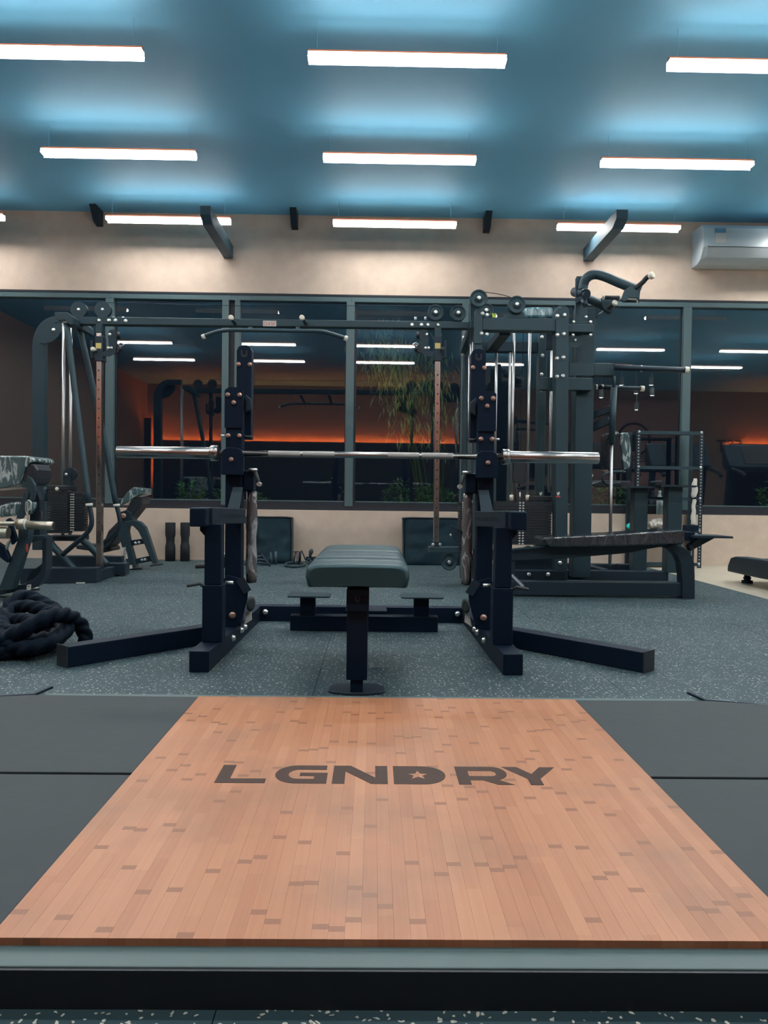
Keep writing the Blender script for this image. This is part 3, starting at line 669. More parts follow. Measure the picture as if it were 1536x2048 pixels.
        # short peg behind the upright
        if s < 0:
            B('storage_peg', 'grip', t, lambda m: m.cyl(at(391, 1132, 3.36), at(456, 1130, 3.36), 0.0115, n=14), bevel=0.002)
            B('peg_block', 'slate_dark', t, lambda m: m.pb(444, 1110, 457, 1130, 3.34, 0.04), bevel=0.003)
            inst(BOLTS, 'bolt', t, at(450, 1110, 3.335))
        else:
            B('storage_hook', 'slate_dark', t, lambda m: (m.beam(at(1022, 1150, 3.32), at(1046, 1174, 3.25), 0.02, 0.006), m.tube([at(1046, 1174, 3.25), at(1040, 1178, 3.25), at(1022, 1178, 3.28)], 0.004, 8)))
    B('rear_crossbeam', 'black', t, lambda m: m.box(XC-0.57, XC+0.57, 3.793, 3.863, 0.0, 0.075), bevel=b_)
rack()

# ================================================================== BARBELL
def barbell():
    Y = 3.19; pl_, pr_ = at(234, 906, Y), at(1197, 914, Y)
    z = (pl_.z+pr_.z)/2; L0, L1 = pl_.x, pr_.x
    t = thing('barbell', 'long chrome barbell without plates resting across the combo rack', 'barbell', ((L0+L1)/2, Y, z))
    X = lambda px: at(px, 908, Y).x
    ax = lambda a, b, r: (lambda m: m.lathe((X(a), Y, z), (1, 0, 0), [(0, r*0.9), (0.003, r), (X(b)-X(a)-0.003, r), (X(b)-X(a), r*0.9)], 32))
    B('shaft', 'chrome', t, lambda m: m.cyl((X(440), Y, z), (X(1004), Y, z), 0.0125, n=28))
    for a, b in ((536, 602), (604, 670), (775, 839), (842, 907)): B('knurling', 'knurl', t, ax(a, b, 0.0131))
    for a, b in ((234, 422), (1018, 1197)): B('sleeve', 'chrome', t, ax(a, b, 0.0245))
    for a, b in ((421, 437), (1004, 1019)): B('collar', 'chrome', t, ax(a, b, 0.0325))
M['knurl'] = simple('knurled_steel', (0.38, 0.38, 0.38), 0.42, metal=1.0, bump=0.6, scale=900)
barbell()

# ================================================================== WEIGHT BENCH
def bench():
    XC = -0.048
    t = thing('weight_bench', 'flat weight bench with ribbed grey-green vinyl pad under the barbell', 'bench', (XC, 2.9, 0))
    def pad(m):
        x0, x1, y0, y1 = -0.158, 0.158, 2.335, 3.27; nx, ny = 32, 240
        def rr(u, v):
            return u, v
        top = {}; R_ = 0.045
        def inset(y):
            e = min(y-y0, y1-y)
            if e >= R_: return 0.0
            return R_-math.sqrt(max(0, R_*R_-(R_-e)**2))
        rows = []
        for j in range(ny+1):
            y = y0+(y1-y0)*j/ny; ins = inset(y)*0.9
            if y-y0 < 0.5: ins = inset(y)*0.35
            hw = x1-ins; ring = []
            zt = 0.415
            for g_ in (2.50, 2.64, 2.78, 2.93): zt -= 0.0055*math.exp(-((y-g_)/0.008)**2)
            for k in range(nx+1):
                u = -1+2*k/nx; x = XC+u*hw
                ed = 0.012*abs(u)**16+0.010*max(0, 1-min(y-y0, y1-y)/0.014)**2
                ring.append(m.bm.verts.new((x, y, zt+0.003*(1-u*u)-ed)))
            # sides then bottom
            ring.append(m.bm.verts.new((XC+hw+0.003, y, 0.375))); ring.append(m.bm.verts.new((XC+hw-0.004, y, 0.347)))
            ring.append(m.bm.verts.new((XC, y, 0.352)))
            ring.append(m.bm.verts.new((XC-hw+0.004, y, 0.347))); ring.append(m.bm.verts.new((XC-hw-0.003, y, 0.375)))
            rows.append(ring)
        n = len(rows[0])
        for A, C_ in zip(rows, rows[1:]):
            for k in range(n):
                f = m.bm.faces.new((A[k], A[(k+1) % n], C_[(k+1) % n], C_[k])); f.smooth = True
        m.bm.faces.new(rows[0][::-1]); m.bm.faces.new(rows[-1])
    B('pad', 'vinyl', t, pad)
    B('pad_board', 'black', t, lambda m: m.box(XC-0.10, XC+0.10, 2.42, 3.18, 0.338, 0.352))
    B('spine', 'black', t, lambda m: m.beam((XC, 2.50, 0.300), (XC, 3.30, 0.300), 0.06, 0.07), bevel=0.003)
    hp = B('head_bracket', 'black', t, lambda m: m.box(XC-0.034, XC+0.036, 2.375, 2.50, 0.268, 0.338), bevel=0.003)
    m = MB(); m.prism([(XC+0.001+a, 2.3745, 0.307+b) for a, b in ((-.008, .009), (-.008, -.004), (-.004, -.009), (.004, -.009), (.008, -.004), (.008, .009), (.004, .009), (.004, -.003), (-.004, -.003), (-.004, .009))], (0, -0.001, 0)); m.build('stamped_emblem', 'plate', hp)
    B('front_leg', 'black', t, lambda m: m.box(XC-0.033, XC+0.033, 2.40, 2.465, 0.048, 0.268), bevel=0.003)
    B('leg_neck', 'black', t, lambda m: m.box(XC-0.020, XC+0.020, 2.41, 2.455, 0.008, 0.048), bevel=0.002)
    def fp(m):
        pts = [(-0.09, 2.43), (-0.075, 2.415), (-0.030, 2.398), (0.030, 2.398), (0.075, 2.415), (0.09, 2.43), (0.09, 2.49), (0.06, 2.53), (-0.06, 2.53), (-0.09, 2.49)]
        m.prism([(XC+a, b, 0.0) for a, b in pts], (0, 0, 0.008))
    B('foot_plate', 'slate_dark', t, fp, bevel=0.002)
    B('rear_leg', 'black', t, lambda m: m.beam((XC, 3.29, 0.285), (XC, 3.55, 0.09), 0.06, 0.06), bevel=0.003)
    B('rear_foot', 'black', t, lambda m: m.box(at(580, 1245, 3.53).x, at(876, 1245, 3.53).x, 3.53, 3.60, 0.0, 0.070), bevel=0.003)
    B('rear_link', 'black', t, lambda m: m.box(XC-0.08, XC+0.115, 3.60, 3.788, 0.05, 0.085), bevel=0.002)
    for a, b, c_, d_, e_ in ((574, 660, 600, 630, 0), (803, 888, 828, 858, 1)):
        x0, x1 = at(a, 1195, 3.50).x, at(b, 1195, 3.50).x; p0, p1 = at(c_, 1210, 3.54).x, at(d_, 1210, 3.54).x
        B('step_post', 'black', t, lambda m: m.box(p0, p1, 3.54, 3.60, 0.0705, 0.156), bevel=0.002)
        def sp(m):
            r = 0.02; pts = []
            for cx, cy, a0 in ((x1-r, 3.50+r, -90), (x1-r, 3.66-r, 0), (x0+r, 3.66-r, 90), (x0+r, 3.50+r, 180)):
                for i in range(5): q = math.radians(a0+90*i/4); pts.append((cx+r*math.cos(q), cy+r*math.sin(q), 0.157))
            m.prism(pts, (0, 0, 0.006))
        B('step_plate', 'slate', t, sp)
bench()
# ================================================================== MACHINES
def poly(m, pts, Y, d):                      # pixel outline at depth Y, extruded back by d
    m.prism([at(px, py, Y) for px, py in pts], (0, d, 0))
def tb(m, pts, r, n=14, sm=6):               # tube through (px, py, Y)
    q = [at(*p) for p in pts]
    m.tube(smooth(q, sm) if len(q) > 2 and sm else q, r, n)
def stack(t, px0, py0, px1, py1, Y, d, n, holes, name='weight_plate'):
    a = at(px0, (py0+py1)/2, Y).x; b = at(px1, (py0+py1)/2, Y).x; zt = at((px0+px1)/2, py0, Y).z; zb = at((px0+px1)/2, py1, Y).z
    h = (zt-zb)/n
    me = mesh_of(lambda m: m.prism([(0.004, 0, 0.0012), (b-a-0.004, 0, 0.0012), (b-a, 0, h*0.25), (b-a, 0, h*0.8), (b-a-0.003, 0, h-0.0008), (0.003, 0, h-0.0008), (0, 0, h*0.8), (0, 0, h*0.25)], (0, d, 0)), 'plate', name)
    for i in range(n): inst(me, name, t, (a, Y, zb+i*h))
    for hx, lab in holes:
        m = MB(); x = at(hx, (py0+py1)/2, Y).x
        for i in range(n): m.box(x-0.006, x+0.006, Y-0.0012, Y, zb+(i+0.25)*h, zb+(i+0.75)*h)
        m.build('number_marks', 'white', t)
    return a, b, zb, zt
def holes_strip(t, px0, py0, px1, py1, Y, n, r=0.0055):
    m = MB()
    for i in range(n):
        f = i/(n-1); c = at(px0+(px1-px0)*f, py0+(py1-py0)*f, Y)
        m.lathe(c, (0, -1, 0), [(0, r), (0.0008, r)], 10)
    m.build('adjustment_holes', 'plate', t)

# ---------------------------------------------------------------- cable crossover
def crossover():
    Y = 5.5
    t = thing('multi_station_gym', 'big dark cable crossover with chrome columns joined to the multi-station weight tower', 'exercise machine', (at(600, 1150, Y).x, 5.6, 0))
    bv = 0.004
    # left frame: vertical tube with rounded shoulder (behind)
    Yb = 5.75
    r0 = [at(88-12, y, Yb) for y in (1120, 1000, 850, 720, 692)]+[at(78, 672, Yb), at(84, 655, Yb), at(95, 643, Yb), at(108, 638, Yb), at(122, 637, Yb), at(150, 638, Yb)]
    def shoulder(m):
        outer = [(64, 1100), (64, 900), (64, 692)]+[(64+(112-64)*(1-math.cos(math.radians(a))), 692-(692-632)*math.sin(math.radians(a))) for a in range(10, 91, 10)]+[(150, 632)]
        inner = [(150, 646)]+[(88+(114-88)*(1-math.cos(math.radians(a))), 692-(692-645)*math.sin(math.radians(a))) for a in range(90, -1, -10)]+[(88, 900), (88, 1100)]
        poly(m, outer+inner, Yb, 0.07)
    B('side_frame', 'slate', t, shoulder, bevel=bv)
    B('corner_gusset', 'slate', t, lambda m: poly(m, [(79, 686), (84, 665), (95, 652), (108, 646), (125, 645), (124, 660), (116, 673), (104, 683), (92, 687)], Yb-0.012, 0.010))
    bolts(t, Yb-0.013, [(107, 660)])
    B('beam_head', 'slate', t, lambda m: poly(m, [(109, 624), (134, 624), (146, 634), (146, 648), (140, 650), (130, 640), (115, 641), (109, 634)], 5.38, 0.40), bevel=bv)
    B('top_beam', 'slate', t, lambda m: m.prism([at(145, 633, Y), at(944, 643.5, Y), at(944, 657, Y), at(145, 648, Y)], (0, 0.07, 0)), bevel=bv)
    # guide rods, stack
    for px, yy in ((126, 5.62), (140.5, 5.72)): B('guide_rod', 'rod', t, lambda m: m.cyl(at(px+1.5, 646, yy), at(px-0.5, 1075, yy), 0.0115, n=16))
    a, b, zb, zt = stack(t, 94, 983, 135, 1067, 5.45, 0.09, 16, ())
    stack(t, 135.5, 986, 166, 1063, 5.50, 0.10, 15, ((142, 0), (146.5, 0)))
    B('stack_cap', 'plate', t, lambda m: m.pb(93, 971, 137, 981, 5.44, 0.16), bevel=0.006)
    B('stack_shroud', 'slate', t, lambda m: m.lathe(at(92, 988, 5.52), (0, 0, 1), [(-0.05, 0.012), (-0.04, 0.018), (0.03, 0.018), (0.05, 0.010)], 16))
    B('selector_knob', 'ivory', t, lambda m: m.lathe(at(115, 978, 5.432), (0, -1, 0), [(0, 0.010), (0.01, 0.014), (0.02, 0.008)], 14))
    B('moving_pulley', 'slate_dark', t, lambda m: (m.lathe(at(140, 948, 5.60), (0, 1, 0), [(0, 0.045), (0.015, 0.036), (0.03, 0.045)], 24), m.pb(130, 945, 141, 972, 5.58, 0.05)))
    bolts(t, 5.575, [(132, 949), (134, 978)], BOLTS)
    # two sloping tubes with rope handles
    for pts, ring in ((((133, 647, 5.42), (147, 760, 5.38), (162, 880, 5.34), (178, 1006, 5.30)), ((178, 1009), (183, 1035), (182, 1052), (172, 1068), (150, 1088), (124, 1110))),
                      (((160, 660, 5.60), (183, 760, 5.62), (208, 880, 5.64), (232, 1008, 5.66)), ((233, 1010), (239, 1035), (239, 1050), (228, 1068), (205, 1088)))):
        B('sloping_tube', 'slate', t, lambda m: tb(m, pts, 0.021, 16), bevel=0)
        yy = pts[-1][2]
        B('tube_ring', 'white', t, lambda m: m.cyl(at(ring[0][0], ring[0][1]-2, yy), at(ring[0][0]+.5, ring[0][1]+3, yy), 0.024, n=18))
        B('handle_tube', 'slate_dark', t, lambda m: tb(m, [(x, y, yy) for x, y in ring], 0.0165, 14))
    B('tube_collar', 'ivory', t, lambda m: m.cyl(at(133, 642, 5.42), at(133, 647, 5.42), 0.022, n=18))
    # base frame
    B('base_front', 'slate_dark', t, lambda m: m.prism([gnd(40, 1168), gnd(193, 1166), gnd(193, 1166)+Vector((0, 0.09, 0)), gnd(40, 1168)+Vector((0, 0.09, 0))], (0, 0, 0.105)), bevel=bv)
    B('base_side', 'slate_dark', t, lambda m: m.prism([gnd(195, 1164), gnd(240, 1150), gnd(240, 1150)+Vector((-.05, 0.10, 0)), gnd(195, 1164)+Vector((-.06, 0.1, 0))], (0, 0, 0.075)), bevel=bv)
    B('base_end', 'slate_dark', t, lambda m: m.pb(212, 1127, 251, 1150, 5.72, 0.1), bevel=bv)
    B('base_rear', 'slate_dark', t, lambda m: m.pb(92, 1112, 242, 1134, 6.0, 0.08), bevel=bv)
    B('base_plate', 'white', t, lambda m: m.prism([gnd(152, 1167), gnd(170, 1167), gnd(170, 1163), gnd(152, 1163)], (0, 0, 0.006)))
    B('cross_shelf', 'slate_dark', t, lambda m: m.pb(88, 1072, 158, 1082, 5.55, 0.2), bevel=bv)
    for pts in (((100, 1080, 5.45), (104, 1090, 5.44), (125, 1113, 5.42), (150, 1141, 5.40)), ((162, 1078, 5.6), (176, 1090, 5.6), (190, 1104, 5.6), (214, 1130, 5.6))):
        B('base_tube', 'slate', t, lambda m: tb(m, pts, 0.025, 16))
    # chrome columns
    for nm, pxt, pyt, pxb, pyb, Yc, hy0, hy1, hxt, n in (('left', 197.5, 650, 197, 1139, 5.47, 741, 1083, 197.2, 19), ('right', 876, 660, 872.5, 1091, 5.45, 750, 1073, 875.5, 18)):
        hw = 0.0185
        a_, b_ = at(pxt, pyt, Yc), at(pxb, pyb, Yc)
        B('chrome_column', 'chrome', t, lambda m: m.beam(a_+Vector((0, 0.025, 0)), b_+Vector((0, 0.025, 0)), hw*2, 0.05, up=(0, -1, 0)), bevel=0.003)
        holes_strip(t, hxt, hy0, pxb+0.3 if nm == 'left' else 873, hy1, Yc-0.0006, n)
        B('column_socket', 'slate', t, lambda m: m.beam(at(pxt, pyt-4, Yc)+Vector((0, .025, 0)), at(pxt, pyt+16, Yc)+Vector((0, .025, 0)), 0.045, 0.06, up=(0, -1, 0)), bevel=0.002)
        B('column_foot', 'slate_dark', t, lambda m: m.beam(at(pxb, pyb-8, Yc)+Vector((0, .025, 0)), at(pxb, pyb+5, Yc)+Vector((0, .025, 0)), 0.045, 0.06, up=(0, -1, 0)), bevel=0.002)
        s = 1 if nm == 'left' else -1
        cx = pxt; cy = 690
        cg = B('carriage', 'slate_dark', t, lambda m: m.pb(cx-8, 672, cx+8, 722, Yc-0.012, 0.075), bevel=0.004)
        m = MB(); m.pb(cx-6, 686, cx+5, 697, Yc-0.0135, 0.001); m.build('warning_label', 'yellow', cg)
        m = MB(); m.lathe(at(cx-s*6, 700, Yc-0.02), (-s*0.3, -1, 0), [(0, 0.008), (0.02, 0.008), (0.024, 0.015), (0.04, 0.015), (0.045, 0.008)], 16); m.build('pull_knob', 'ivory' if nm == 'left' else 'grip', cg)
        m = MB(); m.pb(min(cx-s*12, cx-s*17), 680, max(cx-s*12, cx-s*17), 716, Yc, 0.04); m.box(min(at(cx, 706, Yc).x, at(cx-s*15, 706, Yc).x), max(at(cx, 706, Yc).x, at(cx-s*15, 706, Yc).x), Yc+0.01, Yc+0.03, at(cx, 716, Yc).z, at(cx, 706, Yc).z); m.build('counter_bracket', 'slate_dark', cg, bevel=0.002)
        def arm(m):
            poly(m, [(cx+s*q, r_) for q, r_ in ((8, 704), (20, 698), (18, 668), (22, 660), (29, 660), (35, 668), (36, 690), (33, 706), (22, 713), (8, 712))], Yc-0.02, 0.006)
            poly(m, [(cx+s*q, r_) for q, r_ in ((8, 704), (20, 698), (18, 668), (22, 660), (29, 660), (35, 668), (36, 690), (33, 706), (22, 713), (8, 712))], Yc+0.03, 0.006)
        B('pulley_arm', 'slate_dark', t, arm)
        for q, r_ in ((26, 670), (29, 697)):
            c = at(cx+s*q, r_, Yc); B('guide_pulley', 'plate', t, lambda m: m.lathe(c+Vector((s*0.012, -0.010, 0)), (0, 1, 0), [(0, 0.036), (0.016, 0.028), (0.032, 0.036)], 24))
            for dx in (0.035,): B('guide_pulley', 'plate', t, lambda m: m.lathe(c+Vector((s*(dx), 0.008, 0)), (s*1, 0.35, 0), [(0, 0.028), (0.010, 0.022), (0.02, 0.028)], 24))
        bolts(t, Yc-0.021, [(cx+s*22, 669), (cx+s*25, 696), (cx+s*19, 696)], BOLTS)
        B('cable_clip', 'bolt', t, lambda m: tb(m, [(cx+s*38, 690, Yc), (cx+s*44, 686, Yc), (cx+s*50, 689, Yc), (cx+s*44, 692, Yc), (cx+s*38, 690, Yc)], 0.0035, 8))
    # top pulleys
    for px, py, r in ((157, 619, 0.052), (205, 619, 0.052)):
        c = at(px, py, 5.50)
        def bracket(m):
            pts = [c+Vector((r*1.12*math.cos(math.radians(q)), 0, r*1.12*math.sin(math.radians(q)))) for q in range(-25, 206, 15)]
            z1 = at(px, 634, 5.5).z; m.prism(pts+[Vector((c.x-0.03, 5.5, z1)), Vector((c.x+0.03, 5.5, z1))], (0, 0.006, 0))
        B('pulley_guard', 'slate', t, bracket); inst(BOLTS, 'bolt', t, c)
        B('top_pulley', 'plate', t, lambda m: m.lathe(c+Vector((0.006, 0.012, 0)), (0, 1, 0), [(0, r), (0.012, r*.85), (0.024, r)], 28))
    for px, py in ((871, 626), (916, 627)): pulley(t, px, py, 5.52, 0.057)
    bolts(t, Y-0.001, [(198, 641), (218, 641), (231, 641), (251, 642), (824, 650), (843, 650), (856, 650), (876, 650)])
    B('top_stud', 'bolt', t, lambda m: [m.cyl(at(px, 634, 5.53), at(px, 640, 5.53), 0.010, n=10) for px in (227, 246, 831, 851)])
    B('top_cable', 'black', t, lambda m: tb(m, [(157, 604, 5.53), (205, 605, 5.53), (500, 612, 5.55), (871, 611, 5.53), (916, 612, 5.53)], 0.0022, 6, 0))
    # maker's label on the beam
    lb = B('maker_label', 'white', t, lambda m: m.pb(526, 641.5, 552.5, 652.5, Y-0.002, 0.0015))
    me = text_mesh('DXSF', 0.036, 0.0004, 'label_text'); me.materials.append(M['red']); p = at(539, 647.5, Y-0.0028); inst(me, 'label_print', t, p, (math.radians(90), 0, 0))
    # chin-up bar and pegs
    B('chin_up_bar', 'slate', t, lambda m: tb(m, [(409, 672, 5.25), (432, 664, 5.25), (455, 660.5, 5.25), (500, 660.5, 5.25), (590, 662, 5.25), (640, 662.5, 5.25), (664, 668, 5.25), (690, 676, 5.25)], 0.0135, 14, 4))
    for a_, b_ in (((404, 674.5), (410, 672)), ((689, 675.3), (695, 678))): B('bar_end_cap', 'white', t, lambda m: m.cyl(at(*a_, 5.25), at(*b_, 5.25), 0.017, n=14))
    for px in (501, 596): B('bar_hanger', 'slate_dark', t, lambda m: (m.beam(at(px, 655, 5.49), at(px, 663, 5.26), 0.03, 0.012),), bevel=0.002)
    for px, s in ((462, 1), (604, 1)):
        B('grip_peg', 'slate_dark', t, lambda m: m.cyl(at(px+8, 647, Y), at(px, 636, Y-0.16), 0.0125, n=16))
        B('peg_cap', 'ivory', t, lambda m: m.lathe(at(px, 635.5, Y-0.16), (-0.02, -1, 0.0), [(-0.012, 0.017), (0.0, 0.0185), (0.012, 0.0175), (0.017, 0.012)], 18))
    # right foot of the column with low pulley
    B('low_arm', 'slate', t, lambda m: m.pb(858, 1094, 930, 1106, 5.42, 0.10), bevel=bv)
    bolts(t, 5.415, [(866, 1089), (880, 1089), (902, 1070), (917, 1076), (931, 1104)], BOLTS)
    pulley(t, 898, 1124, 5.46, 0.058)
    B('low_gusset', 'slate_dark', t, lambda m: poly(m, [(902, 1050), (934, 1068), (940, 1100), (918, 1094), (898, 1060)], 5.40, 0.02), bevel=0.002)
    B('low_leg', 'slate_dark', t, lambda m: m.pb(922, 1108, 946, 1158, 5.50, 0.06), bevel=bv)
    return t
GYM = crossover()

# ---------------------------------------------------------------- multi-station tower
def tower():
    Y = 5.30
    t = GYM
    bv = 0.004
    P = lambda nm, mt, x0, y0, x1, y1, yy, d: B(nm, mt, t, lambda m: m.pb(x0, y0, x1, y1, yy, d), bevel=bv)
    P('front_post', 'slate', 948, 617, 962, 1100, Y, 0.10)
    B('front_head', 'slate', t, lambda m: poly(m, [(948, 640), (951, 618), (958, 616), (963, 620), (965, 684), (963, 687), (948, 687)], Y-0.012, 0.011), bevel=0.002)
    P('top_beam', 'slate', 965, 636, 1112, 661, Y+0.005, 0.09)
    B('pulley_cheek', 'slate', t, lambda m: poly(m, [(1005, 636), (1017, 624), (1048, 624), (1052, 636)], Y+0.01, 0.02), bevel=0.002)
    def rp(m): poly(m, [(1111, 1165), (1112, 619), (1116, 614), (1132, 614), (1138, 620), (1136, 900), (1135, 1165)], Y-0.01, 0.11)
    B('main_post', 'slate', t, rp, bevel=bv)
    P('rear_post', 'slate', 1075, 664, 1090, 1160, 5.95, 0.10)
    P('left_rear_post', 'slate', 925, 668, 937, 1150, 6.0, 0.10)
    B('angle_strut', 'slate', t, lambda m: m.beam(at(947, 648, 5.42), at(926, 702, 5.98), 0.05, 0.06), bevel=bv)
    P('rear_beam', 'slate_dark', 965, 683, 1076, 703, 6.0, 0.09)
    B('cross_tie', 'slate_dark', t, lambda m: m.beam(at(1010, 662, 5.4), at(985, 694, 5.98), 0.08, 0.06), bevel=bv)
    P('upper_gusset', 'slate_dark', 1092, 664, 1112, 700, 5.7, 0.03)
    P('side_beam', 'slate', 1081, 755, 1185, 780, 5.42, 0.08)
    P('cross_plate', 'slate', 1137, 648, 1187, 664, Y+0.02, 0.10)
    # chrome guide rods
    for px0, px1, y0, y1, yy in ((1028, 1022, 662, 1003, 5.45), (1060, 1054, 662, 1003, 5.45), (993, 989, 706, 1003, 5.95), (1020, 1017, 706, 1003, 5.95), (1104, 1098, 690, 985, 5.75), (943, 941, 684, 1000, 5.62), (939, 937, 690, 1000, 5.8)):
        B('guide_rod', 'rod', t, lambda m: m.cyl(at(px0, y0, yy), at(px1, y1, yy), 0.0105, n=16))
    for px in (1023, 1055): B('rod_bush', 'ivory', t, lambda m: m.cyl(at(px, 990, 5.45), at(px, 1001, 5.45), 0.014, n=14))
    B('lift_cable', 'black', t, lambda m: (tb(m, [(1047, 664, 5.43), (1043, 800, 5.43), (1041, 925, 5.43)], 0.002, 6, 0), tb(m, [(939, 607, 5.32), (936, 720, 5.35), (934, 960, 5.4)], 0.0022, 6, 0), tb(m, [(968, 584, 5.4), (990, 587, 5.4), (1010, 591, 5.4), (1024, 596, 5.4)], 0.0025, 6)))
    B('counter_block', 'plate', t, lambda m: poly(m, [(1027, 925), (1047, 925), (1049, 962), (1044, 968), (1031, 966), (1026, 955)], 5.44, 0.05), bevel=0.003)
    # weight stacks
    stack(t, 988, 1003, 1103, 1090, 5.36, 0.12, 16, ((1039.5, 0), (1046, 0)))
    B('stack_cap', 'plate', t, lambda m: m.pb(1060, 992, 1112, 1002, 5.40, 0.09), bevel=0.005)
    B('selector_stem', 'rod', t, lambda m: m.cyl(at(1040, 984, 5.37), at(1040, 1003, 5.37), 0.007, n=10))
    stack(t, 921, 1003, 936, 1062, 5.36, 0.18, 12, ((926, 0),))
    # three small print labels
    for px, py in ((1081, 988), (1116, 988)):
        yy = 5.945 if px < 1100 else Y-0.0125
        B('maker_label', 'white', t, lambda m: poly(m, [(px-3, py-4), (px-1, py-2), (px+2, py-5), (px+4, py-2), (px+2, py+2), (px-1, py+3)], yy, 0.001))
        B('maker_label', 'red', t, lambda m: m.pb(px-4.5, py+4, px+4.5, py+6.5, yy, 0.001))
    # pulleys
    for px, py, yy, r in ((957, 597.5, 5.28, 0.060), (1033, 610, 5.30, 0.060), (972, 622, 5.46, 0.052), (1123, 626, 5.42, 0.052)): pulley(t, px, py, yy, r)
    B('side_disc', 'slate', t, lambda m: m.lathe(at(1150, 680, 5.38), (0, -1, 0), [(0, 0.055), (0.006, 0.055)], 28)); bolts(t, 5.372, [(1150, 680)], BOLTS)
    B('lime_tape', 'lime', t, lambda m: (poly(m, [(984, 627), (987, 626), (989, 634), (985, 635)], 5.44, 0.002), poly(m, [(989, 627), (992, 626), (992, 634), (989, 636)], 5.44, 0.002)))
    B('film_bundle', 'film_teal', t, lambda m: poly(m, [(1049, 615), (1075, 613), (1106, 614), (1108, 634), (1049, 635)], 5.55, 0.12), bevel=0.015)
    bolts(t, Y-0.013, [(965, 627), (974, 630), (963, 667), (974, 669), (1115, 632), (1129, 630), (1115, 670), (1128, 668), (1114, 717), (1127, 715), (1114, 753), (1126, 752)])
    bolts(t, 5.94, [(1084, 674), (1085, 711), (1083, 749), (1082, 781), (928, 675), (925, 709)])
    bolts(t, Y+0.018, [(1147, 644), (1181, 644), (1146, 670), (1181, 670)], BOLTS)
    # right post, lat press plate and raised arms
    P('right_post', 'slate', 1150, 614, 1186, 1155, 5.50, 0.12)
    B('pivot_plate', 'slate', t, lambda m: poly(m, [(1151, 648), (1151, 558), (1154, 552), (1172, 552), (1175, 558), (1175, 648)], 5.38, 0.012), bevel=0.003)
    B('pivot_plate', 'slate', t, lambda m: poly(m, [(1151, 648), (1151, 558), (1154, 552), (1172, 552), (1175, 558), (1175, 648)], 5.50, 0.012), bevel=0.003)
    B('press_arm', 'slate', t, lambda m: tb(m, [(1166, 580, 5.36), (1167, 570, 5.36), (1171, 559, 5.35), (1181, 551, 5.34), (1194, 549, 5.33), (1212, 554, 5.30), (1240, 566, 5.26), (1280, 582, 5.22)], 0.033, 20))
    B('arm_end_plate', 'slate', t, lambda m: poly(m, [(1250, 579), (1262, 573), (1281, 578), (1279, 602), (1275, 596), (1258, 596), (1248, 604), (1242, 600)], 5.19, 0.02), bevel=0.003)
    B('hand_grip', 'grip', t, lambda m: tb(m, [(1270, 577, 5.20), (1285, 565, 5.17), (1293, 556, 5.15), (1301, 551, 5.12)], 0.0165, 16))
    B('grip_cap', 'ivory', t, lambda m: m.lathe(at(1304, 551, 5.10), (0.6, -0.8, 0.2), [(-0.02, 0.018), (-0.012, 0.024), (0.008, 0.024), (0.014, 0.016)], 18))
    B('arm_hub', 'slate_dark', t, lambda m: (m.cyl(at(1172, 588, 5.30), at(1150, 584, 5.50), 0.034, n=22), m.cyl(at(1173, 590, 5.24), at(1168, 590, 5.36), 0.022, n=18), m.cyl(at(1166, 600, 5.28), at(1172, 612, 5.26), 0.018, n=14)))
    B('hub_label', 'white', t, lambda m: poly(m, [(1165, 578), (1177, 577), (1176, 586), (1164, 585)], 5.30, 0.003))
    B('link_bar', 'slate', t, lambda m: m.beam(at(1152, 602, 5.36), at(1170, 594, 5.30), 0.03, 0.022, up=(0, 1, 0)), bevel=0.002)
    B('second_arm', 'slate', t, lambda m: tb(m, [(1172, 596, 5.58), (1200, 608, 5.60), (1222, 622, 5.62)], 0.030, 18))
    B('second_arm_plate', 'slate', t, lambda m: poly(m, [(1204, 594), (1230, 594), (1232, 610), (1226, 622), (1217, 625), (1208, 618), (1203, 606)], 5.54, 0.02), bevel=0.003)
    B('hand_grip', 'grip', t, lambda m: m.cyl(at(1218, 616, 5.50), at(1229, 607, 5.44), 0.0155, n=16))
    B('grip_cap', 'ivory', t, lambda m: m.lathe(at(1230, 606, 5.43), (0.3, -0.9, 0.1), [(-0.012, 0.019), (0.0, 0.021), (0.012, 0.014)], 16))
    B('roller_grip', 'grip', t, lambda m: m.cyl(at(1208, 595, 5.45), at(1240, 595, 5.45), 0.0135, n=16))
    for px in (1207, 1239): B('roller_ring', 'white', t, lambda m: m.cyl(at(px-1.5, 595, 5.45), at(px+1.5, 595, 5.45), 0.0165, n=16))
    B('roller_grip', 'grip', t, lambda m: m.cyl(at(1246, 601.5, 5.30), at(1278, 602, 5.30), 0.012, n=16))
    for px in (1274,): B('roller_ring', 'white', t, lambda m: m.cyl(at(px-1.5, 602, 5.30), at(px+1.5, 602, 5.30), 0.0145, n=16))
    B('damper', 'slate_dark', t, lambda m: m.cyl(at(1186, 640, 5.56), at(1206, 622, 5.58), 0.008, n=10))
    bolts(t, 5.375, [(1172, 634)], BOLTS)
    # base frame on the floor
    P('base_beam', 'slate_dark', 1024, 1112, 1127, 1140, 5.55, 0.08)
    P('base_beam', 'slate_dark', 1012, 1141, 1130, 1160, 5.28, 0.09)
    P('base_beam', 'slate_dark', 1134, 1128, 1240, 1140, 6.0, 0.08)
    B('base_diagonal', 'slate_dark', t, lambda m: m.beam(at(1066, 1152, 5.75), at(1098, 1160, 5.40), 0.07, 0.03), bevel=bv)
    B('base_diagonal', 'slate_dark', t, lambda m: m.beam(at(1172, 1132, 6.0), at(1208, 1142, 5.7), 0.07, 0.03), bevel=bv)
    bolts(t, 5.275, [(1058, 1149), (1096, 1149)]); bolts(t, 5.28, [(1120, 1126)]); bolts(t, 5.99, [(1154, 1135)])
